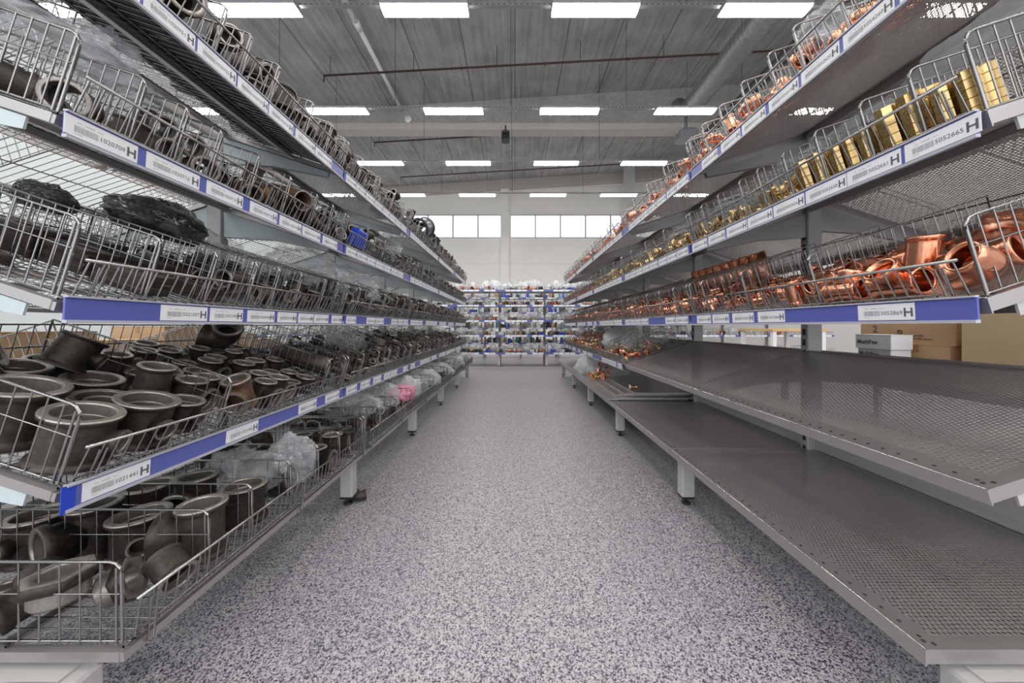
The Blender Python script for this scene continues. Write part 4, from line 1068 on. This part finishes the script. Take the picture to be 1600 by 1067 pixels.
# blue and dark bits in the left rack
Mx = shelf_matrix('left', 2, 1)
b = MB(); b.cbox((0, 0, 0), (.05, .11, .085), .006); b.cbox((.004, .004, .085), (.046, .106, .09), .004)
o = link('blue_box', b.mesh('blue_box', ['bluebox']), None, mtx=Mx @ Matrix.Translation((.015, .74, .03))); tag(o, 'small bright blue plastic box behind the second left fence', 'box')
for i, (Y, r) in enumerate(((3.1, .085), (3.45, .05), (3.6, .05))):
    Mx = shelf_matrix('left', 1, int(Y-Y0)); v_ = vloc('left', int(Y-Y0), Y)
    b = f_coupling(24, False, 2.2, 1.1); o = link('plastic_coupling', b.mesh('plastic_coupling', ['dark_plastic', 'dark_plastic']), None, mtx=Mx @ Matrix.Translation((.08, v_, .10+r*.6)) @ Matrix.Rotation(1.2+i, 4, 'X') @ Matrix.Scale(r, 4))
    tag(o, '%s dark blue plastic coupling standing above the top left fence' % ('large', 'first small', 'second small')[i], 'coupling')
# copper and brass pieces spilling at the bottom right, and on the plates
for i in range(26):
    Y = R_.uniform(3.35, 4.25); u = R_.uniform(.05, .3); r = R_.uniform(.014, .024); kd = R_.choice(['elbow', 'tee', 'coupling'])
    BB = BAY['right', 5, min(3, int(Y-Y0))]; rot = RZ(R_.uniform(0, 6)) @ RX(R_.uniform(0, 3))
    pts = BB.fitpts(kd, 'copper', r, rot); v_ = vloc('right', BB.bay, Y); g = BB.settle(pts, u, v_)
    if g is None: continue
    BB.commit(pts, g[1], g[2], g[0])
    o = link('copper_%s' % kd, fit_mesh(kd, 'copper', 2), None, mtx=BB.M @ Matrix.Translation((u, v_, g[0]+(0.032 if Y < 4.05 else 0.002))) @ rot.to_4x4() @ Matrix.Scale(r, 4))
    tag(o, 'loose copper fitting spilled from the white bag on the bottom right deck', 'pipe fitting', 'loose copper on the bottom right deck')
o = link('brass_coupling', fit_mesh('coupling', 'brass', 1), None, mtx=Matrix.Translation((.86, 3.45, .33)) @ Matrix.Rotation(PI/2, 4, 'Y') @ Matrix.Scale(.032, 4)); tag(o, 'large brass socket in front of the spilled copper', 'pipe socket')

# spare decks stacked on the bottom right deck
def plates():
    zz = .266
    specs = [(.73, 2.62, .62, 1.9, 0), (.80, 2.60, .58, 1.5, .0), (.80, 2.66, .58, 1.6, .0), (.86, 2.64, .52, 1.4, 0), (.93, 2.60, .46, 1.0, 0)]
    labs = ['lowest of the spare steel decks stacked on the bottom right shelf', 'second spare steel deck from the bottom of the stack', 'middle spare steel deck of the stack', 'spare steel deck just under the topmost one', 'topmost spare steel deck carrying a small brass piece']
    for i, (x, y, w_, l_, a) in enumerate(specs):
        b = MB(); b.box((0, 0, 0), (w_, l_, .0115)); b.box((-.002, 0, .002), (0, l_, .012), 0)
        o = link('spare_deck', b.mesh('spare_deck', ['steel']), None, (x, y, zz+i*.0125)); tag(o, labs[i], 'steel deck', 'spare decks stacked on the bottom right shelf')
    return zz+5*.0125
zt = plates()
o = empty('brass_valve', (.965, 2.74, zt+.02)); tag(o, 'short brass pipe piece with white end lying on the spare decks', 'brass fitting')
b = f_coupling(20, False, 3.2, 1.2); q = link('body', b.mesh('valve', ['brass', 'brass']), o, mtx=Matrix.Rotation(PI/2, 4, 'Y') @ Matrix.Scale(.016, 4))
b = MB(); b.tube([(-.03, 0, 0), (-.022, 0, 0)], .019, 16, caps=True); link('white_end', b.mesh('white_end', ['white']), o)

# ------------------------------------------------------------------ cardboard boxes behind the right rack, on a packing table
def carton(name, loc, size, rotz, m, label, cat='cardboard box', prints=()):
    o = empty(name, loc); o.rotation_euler = (0, 0, rotz); tag(o, label, cat)
    sx, sy, sz = size; b = MB(); b.cbox((0, 0, 0), (sx, sy, sz-.004), .003)
    link('body', b.mesh('body', [m]), o)
    b = MB(); b.box((-.001, -.001, sz-.004), (sx*.497, sy+.001, sz)); b.box((sx*.503, -.001, sz-.004), (sx+.001, sy+.001, sz)); link('flap', b.mesh('flap', [m]), o)
    b = MB(); b.box((sx*.46, -.0016, sz-.05), (sx*.54, -.0008, sz)); b.box((sx*.46, -.001, sz), (sx*.54, sy+.001, sz+.0006)); b.box((-.0016, sy*.44, sz-.05), (-.0008, sy*.54, sz))
    if m != 'whitebox': link('tape', b.mesh('tape', ['tape']), o)
    for (txt, size_, py, pz, mm) in prints:          # on the face towards the aisle, reading left to right
        vs, fs = text_mesh(txt, size_, True); b = MB(); b.add([(-.0015, py-p[0], pz+p[1]) for p in vs], fs)
        link('print', b.mesh('print', [mm]), o)
    return o
t = empty('packing_table', (2.5, 1.35, 0)); tag(t, 'low grey packing table behind the right rack carrying cartons', 'table')
b = MB(); b.cbox((0, 0, .46), (1.0, 1.9, .49), .004); link('tabletop', b.mesh('tabletop', ['paint']), t)
for x in (.04, .92):
    for y in (.04, 1.82):
        b = MB(); b.box((x, y, 0), (x+.04, y+.04, .46)); link('leg', b.mesh('leg', ['paint']), t)
tz = .491
carton('cardboard_box', (2.74, 2.12, tz), (.42, .37, .225), 0, 'card', 'lower brown cardboard box of the pair behind the right rack')
c1 = carton('cardboard_box', (2.77, 2.11, tz+.226), (.4, .36, .22), 0, 'card', 'upper brown cardboard box with a small round printed mark', prints=(('Innenkuffer', .018, .25, .055, 'print'), ('in der M/L abread', .018, .25, .033, 'print')))
b = MB()
for zc_, r in ((.045, .018), (.082, .014)):
    b.tube([(-.002, .31+r*math.cos(a), zc_+r*math.sin(a)) for a in [2*PI*i/16 for i in range(16)]], .004, 4, closed=True)
link('printed_mark', b.mesh('mark', ['print']), c1)
carton('cardboard_box', (2.72, 1.45, tz), (.5, .6, .44), 0, 'card_l', 'large pale cardboard box at the right edge with blue lettering', prints=(('T', .13, .2, .12, 'print_b'),))
carton('cardboard_box', (3.0, 2.62, tz), (.3, .3, .42), 0, 'card', 'brown cardboard box with a drawn emblem, farthest of the group', prints=(('2', .08, .2, .3, 'print'),))
carton('white_carton', (2.56, 2.29, tz), (.14, .22, .19), 0, 'whitebox', 'lower white carton with black lettering behind the right rack', 'carton', prints=(('MultiPex', .038, .21, .14, 'ink'),))
carton('white_carton', (2.55, 2.28, tz+.191), (.15, .24, .10), 0, 'whitebox', 'upper white carton with black lettering behind the right rack', 'carton', prints=(('MultiPex', .040, .225, .035, 'ink'),))
# cartons seen through the left rack
t = empty('packing_table', (-3.2, 1.2, 0)); tag(t, 'grey table behind the left rack carrying brown cartons', 'table')
b = MB(); b.cbox((0, 0, .48), (.8, 2.6, .51), .004); link('tabletop', b.mesh('tabletop', ['paint']), t)
for x in (.04, .72):
    for y in (.04, 2.52):
        b = MB(); b.box((x, y, 0), (x+.04, y+.04, .48)); link('leg', b.mesh('leg', ['paint']), t)
for i, (y, l_, h_) in enumerate(((1.3, .35, .2), (1.7, .4, .3), (2.15, .3, .24), (2.5, .42, .33), (3.0, .4, .26), (3.45, .3, .2))):
    carton('cardboard_box', (-3.0, y, .511), (.4, l_, h_), 0, 'card' if i % 2 else 'card_l', '%s brown carton from the camera on the table behind the left rack' % ordn[i])
# pale framed table seen past the right uprights
t = empty('display_stand', (4.3, 5.6, 0)); tag(t, 'cream framed table with wooden top seen beyond the right rack', 'table')
b = MB(); b.box((-.02, -.02, .76), (.9, .82, .8)); link('tabletop', b.mesh('top', ['wood']), t)
for x, y in ((0, 0), (.82, 0), (0, .74), (.82, .74)):
    b = MB(); b.box((x, y, 0), (x+.06, y+.06, .76)); link('leg', b.mesh('leg', ['white']), t)

# ------------------------------------------------------------------ the cross rack at the end of the aisle
GY = 7.0
GZ = [1.60, 1.285, .965, .655, .292]
gx0 = -6.33
def low_rail(L):
    b = MB(); b.box((0, -.004, -.02), (L, 0, .02), 0); x = .02; r = random.Random(int(L*100))
    while x < L-.12:
        w_ = r.uniform(.09, .12)
        if r.random() < .8: b.box((x, -.0055, -.018), (x+w_, -.004, .018), 1)
        x += w_+.01
    return b.mesh('price_rail', ['blue', 'paper'])
def g_shelf(dep):
    b = MB(); L = .985
    b.box((0, 0, -.025), (L, dep, 0)); return b.mesh('deck', ['steel'])
gfence = MB()
for i in range(40): gfence.tube([(.01+i*.0245, 0, 0), (.01+i*.0245, -.008, .075)], .0018, 4)
gfence.tube([(.0, -.008, .076), (.985, -.008, .076)], .0032, 5); gfm = gfence.mesh('front_fence', ['wire'])
gd = MB()
for i in range(8): gd.tube([(0, .02+i*.06, 0), (0, .02+i*.06, .13)], .0018, 4)
gd.tube([(0, .01, .01), (0, .01, .13), (0, .48, .13)], .0028, 5); gdm = gd.mesh('divider', ['wire'])
rl = low_rail(.985); sh1, sh2 = g_shelf(.5), g_shelf(.62)
gup = MB(); gup.cbox((-.03, .56, 0), (.03, .6, 1.78), .003); gupm = gup.mesh('upright', ['paint'])
glg = MB(); glg.cbox((-.03, .03, .03), (.03, .09, .262), .004); glg.tube([(0, .06, 0), (0, .06, .03)], .01, 8); glgm = glg.mesh('leg', ['paint'])
gbr = MB(); gbr.box((-.015, .06, .17), (.015, .6, .23)); gbrm = gbr.mesh('base_bracket', ['paint'])
small = {}
def small_mesh(k_):
    if k_ in small: return small[k_]
    if k_ == 'carton':
        b = MB(); b.cbox((-.05, -.04, 0), (.05, .04, .07), .003); small[k_] = b.mesh('c', ['whitebox'])
    elif k_ == 'blue':
        b = MB(); b.cbox((-.06, -.05, 0), (.06, .05, .06), .003); small[k_] = b.mesh('c', ['bluebox'])
    elif k_ in ('card', 'dark', 'steelbox'):
        b = MB(); b.cbox((-.05, -.05, 0), (.05, .05, .06), .003); small[k_] = b.mesh('c', [{'card': 'card', 'dark': 'iron', 'steelbox': 'steel'}[k_]])
    elif k_ == 'teal':
        b = MB(); b.cbox((-.05, -.05, 0), (.05, .05, .08), .003); small[k_] = b.mesh('c', ['teal'])
    return small[k_]
bagv = {k_: [bag_mesh(50+i+j*10, .085, .08, .06, k_, 3) for i in range(4)] for j, k_ in enumerate(('bag_milk', 'bag', 'bag_black'))}
fitv = {}
def gf(kind, m_):
    if (kind, m_) not in fitv: fitv[kind, m_] = GEN[kind](10, False).mesh('s', [m_, m_])
    return fitv[kind, m_]
gr = random.Random(5)
sidew = ('left', 'right')
for bi in range(13):
    x0 = gx0+1.0*bi+.0
    main = 5 <= bi <= 8
    fr = empty('cross_rack_frame', (x0, GY, 0)); tag(fr, 'grey upright frame %s of the rack across the aisle end' % (ordn[bi-5]+' from the left opening' if main else ('left of the aisle, %s outward' % ordn[4-bi] if bi < 5 else 'right of the aisle, %s outward' % ordn[bi-9])), 'rack frame', 'frames of the cross rack')
    for nm, me in (('upright', gupm), ('leg', glgm), ('base_bracket', gbrm)): link(nm, me, fr)
    for li, z in enumerate(GZ):
        t = empty('cross_shelf', (x0+.0075, GY+(.0 if li == 4 else .03), z))
        where = '%s bay across the aisle end' % ordn[bi-5] if main else ('bay %s to the left of the opening' % ordn[4-bi] if bi < 5 else 'bay %s to the right of the opening' % ordn[bi-9])
        tag(t, 'low wire fronted shelf, %s level, %s' % (LN[li+1], where), 'shelf', 'shelves of the cross rack')
        link('deck', sh2 if li == 4 else sh1, t); link('front_fence', gfm, t, (0, 0, .0)); link('price_rail', rl, t, (0, -.012, -.012))
        for x in (.16, .33, .5, .66, .82): link('divider', gdm, t, (x+gr.uniform(-.03, .03), 0, 0))
        if not main and (li != 3 or bi in (0, 12)) and not (bi in (4, 9) and li in (1, 2, 4)): continue
        # goods
        n = 30 if main else 10
        for q in range(n):
            x = .04+.92*(q+gr.uniform(.2, .8))/n; yy = (.07, .17, .27)[q % 3]+gr.uniform(-.02, .02); lift = 0.0
            c_ = gr.random(); P = (x0+x, GY+.03+yy, z+.001)
            if c_ < (.2 if li not in (0, 4) else .36):
                k_ = 'bag_milk' if gr.random() < (.55 if li in (0, 4) else .3) else 'bag'
                o = link('plastic_bag', gr.choice(bagv[k_]), None, P, (0, 0, gr.uniform(0, 6))); o.scale = (gr.uniform(.6, 1.1), gr.uniform(.6, 1.1), gr.uniform(1.0, 2.0)); nm, ct, ds = 'plastic_bag', 'plastic bag', 'film bag of fittings'
            elif c_ < .9:
                m_ = gr.choice(['chrome', 'chrome', 'iron', 'iron', 'brass', 'steel', 'dark_plastic', 'copper', 'red' if gr.random() < .3 else 'steel'])
                kd = gr.choice(['elbow', 'tee', 'coupling', 'hex_nut', 'plug', 'union']); r = gr.uniform(.024, .042)
                a = gr.uniform(0, 6)
                me = gf(kd, m_); ext = {'elbow': 1.3, 'tee': 1.16, 'coupling': 1.14, 'hex_nut': 1.2, 'plug': 1.14, 'union': 1.2}[kd]
                rx = PI/2
                P = (P[0], P[1], z+.001+r*ext)
                o = link('pipe_%s' % kd, me, None, P, (rx, 0, a)); o.scale = (r, r, r)
                mdesc = {'chrome': 'chrome', 'iron': 'dark iron', 'brass': 'brass', 'steel': 'grey steel', 'dark_plastic': 'dark plastic', 'copper': 'copper', 'red': 'red plastic'}[m_]
                nm, ct, ds = 'pipe', 'pipe fitting', '%s %s' % (mdesc, kd.replace('_', ' '))
            else:
                kb = gr.choice(['carton', 'carton', 'blue', 'carton'])
                o = link('small_box', small_mesh(kb), None, P, (0, 0, gr.uniform(-.2, .2))); nm, ct, ds = 'box', 'box', '%s small box' % ('white' if kb == 'carton' else 'blue')
            tag(o, '%s, %s level, %s' % (ds, LN[li+1], where), ct, '%s goods, %s level, %s' % (ds, LN[li+1], where))
        if main and li < 4:     # taller milky bags stand behind
            for q in range(4):
                x = .1+.8*(q+gr.random())/4
                o = link('plastic_bag', gr.choice(bagv['bag_milk' if gr.random() < .35 or li == 0 else 'bag']), None, (x0+x, GY+.4, z+.001), (0, 0, gr.uniform(0, 6))); o.scale = (1.2, 1.0, 1.5+gr.random()*1.1)
                tag(o, 'tall film bag behind small goods, %s level, %s' % (LN[li+1], where), 'plastic bag', 'tall bags, %s level, %s' % (LN[li+1], where))
for bi in range(4, 9):
    x0 = gx0+1.0*bi+.5
    for li, z in enumerate((1.60, 1.21, .80, .40)):
        where = '%s bay of the rack behind the cross rack' % ordn[bi-4]
        t = empty('cross_shelf', (x0+.0075, 8.9, z))
        tag(t, 'wire fronted shelf, %s level, %s' % (LN[li+1], where), 'shelf', 'shelves of the rack behind the cross rack')
        link('deck', sh1, t); link('front_fence', gfm, t); link('price_rail', rl, t, (0, -.012, -.012))
        for q in range(17):
            x = .05+.9*(q+gr.random())/17; c_ = gr.random()
            if c_ < .22:
                o = link('plastic_bag', gr.choice(bagv[gr.choice(['bag_milk', 'bag', 'bag_black'])]), None, (x0+x, 9.1+gr.uniform(0, .15), z+.001), (0, 0, gr.uniform(0, 6))); o.scale = (1.1, 1.0, gr.uniform(1.5, 2.6)); nm = 'film bag'; ct = 'plastic bag'
            else:
                kb = gr.choice(['carton', 'carton', 'steelbox', 'steelbox', 'card', 'dark', 'dark', 'blue'] if q % 5 else ['carton', 'teal', 'steelbox', 'card']); o = link('small_box', small_mesh(kb), None, (x0+x, 9.06+gr.uniform(0, .15), z+.001)); o.scale = (gr.uniform(.35, .9), 1.0, gr.uniform(1.2, 3.0)); nm = {'carton': 'white', 'card': 'brown', 'dark': 'dark', 'steelbox': 'grey'}.get(kb, kb)+' box'; ct = 'box'
            tag(o, '%s, %s level, %s' % (nm, LN[li+1], where), ct, '%s, %s level, %s' % (nm, LN[li+1], where))
for i in range(6):
    o = empty('cross_rack_frame', (gx0+4.5+i, 8.9, 0)); tag(o, 'grey upright, %s of the rack standing behind the cross rack' % ordn[i], 'rack frame')
    link('upright', gupm, o); link('leg', glgm, o); link('base_bracket', gbrm, o)
for i, (x, s_) in enumerate(((-.42, 2.6), (.42, 3.2))):
    o = link('plastic_bag', bag_mesh(90+i, .13, .1, .09, 'bag_milk', 4, .35), None, (x, GY+.25, GZ[0]+.002)); o.scale = (1.1, 1, s_*.55)
    tag(o, '%s big white crumpled bag on top of the cross rack' % ('left', 'right')[i], 'plastic bag')
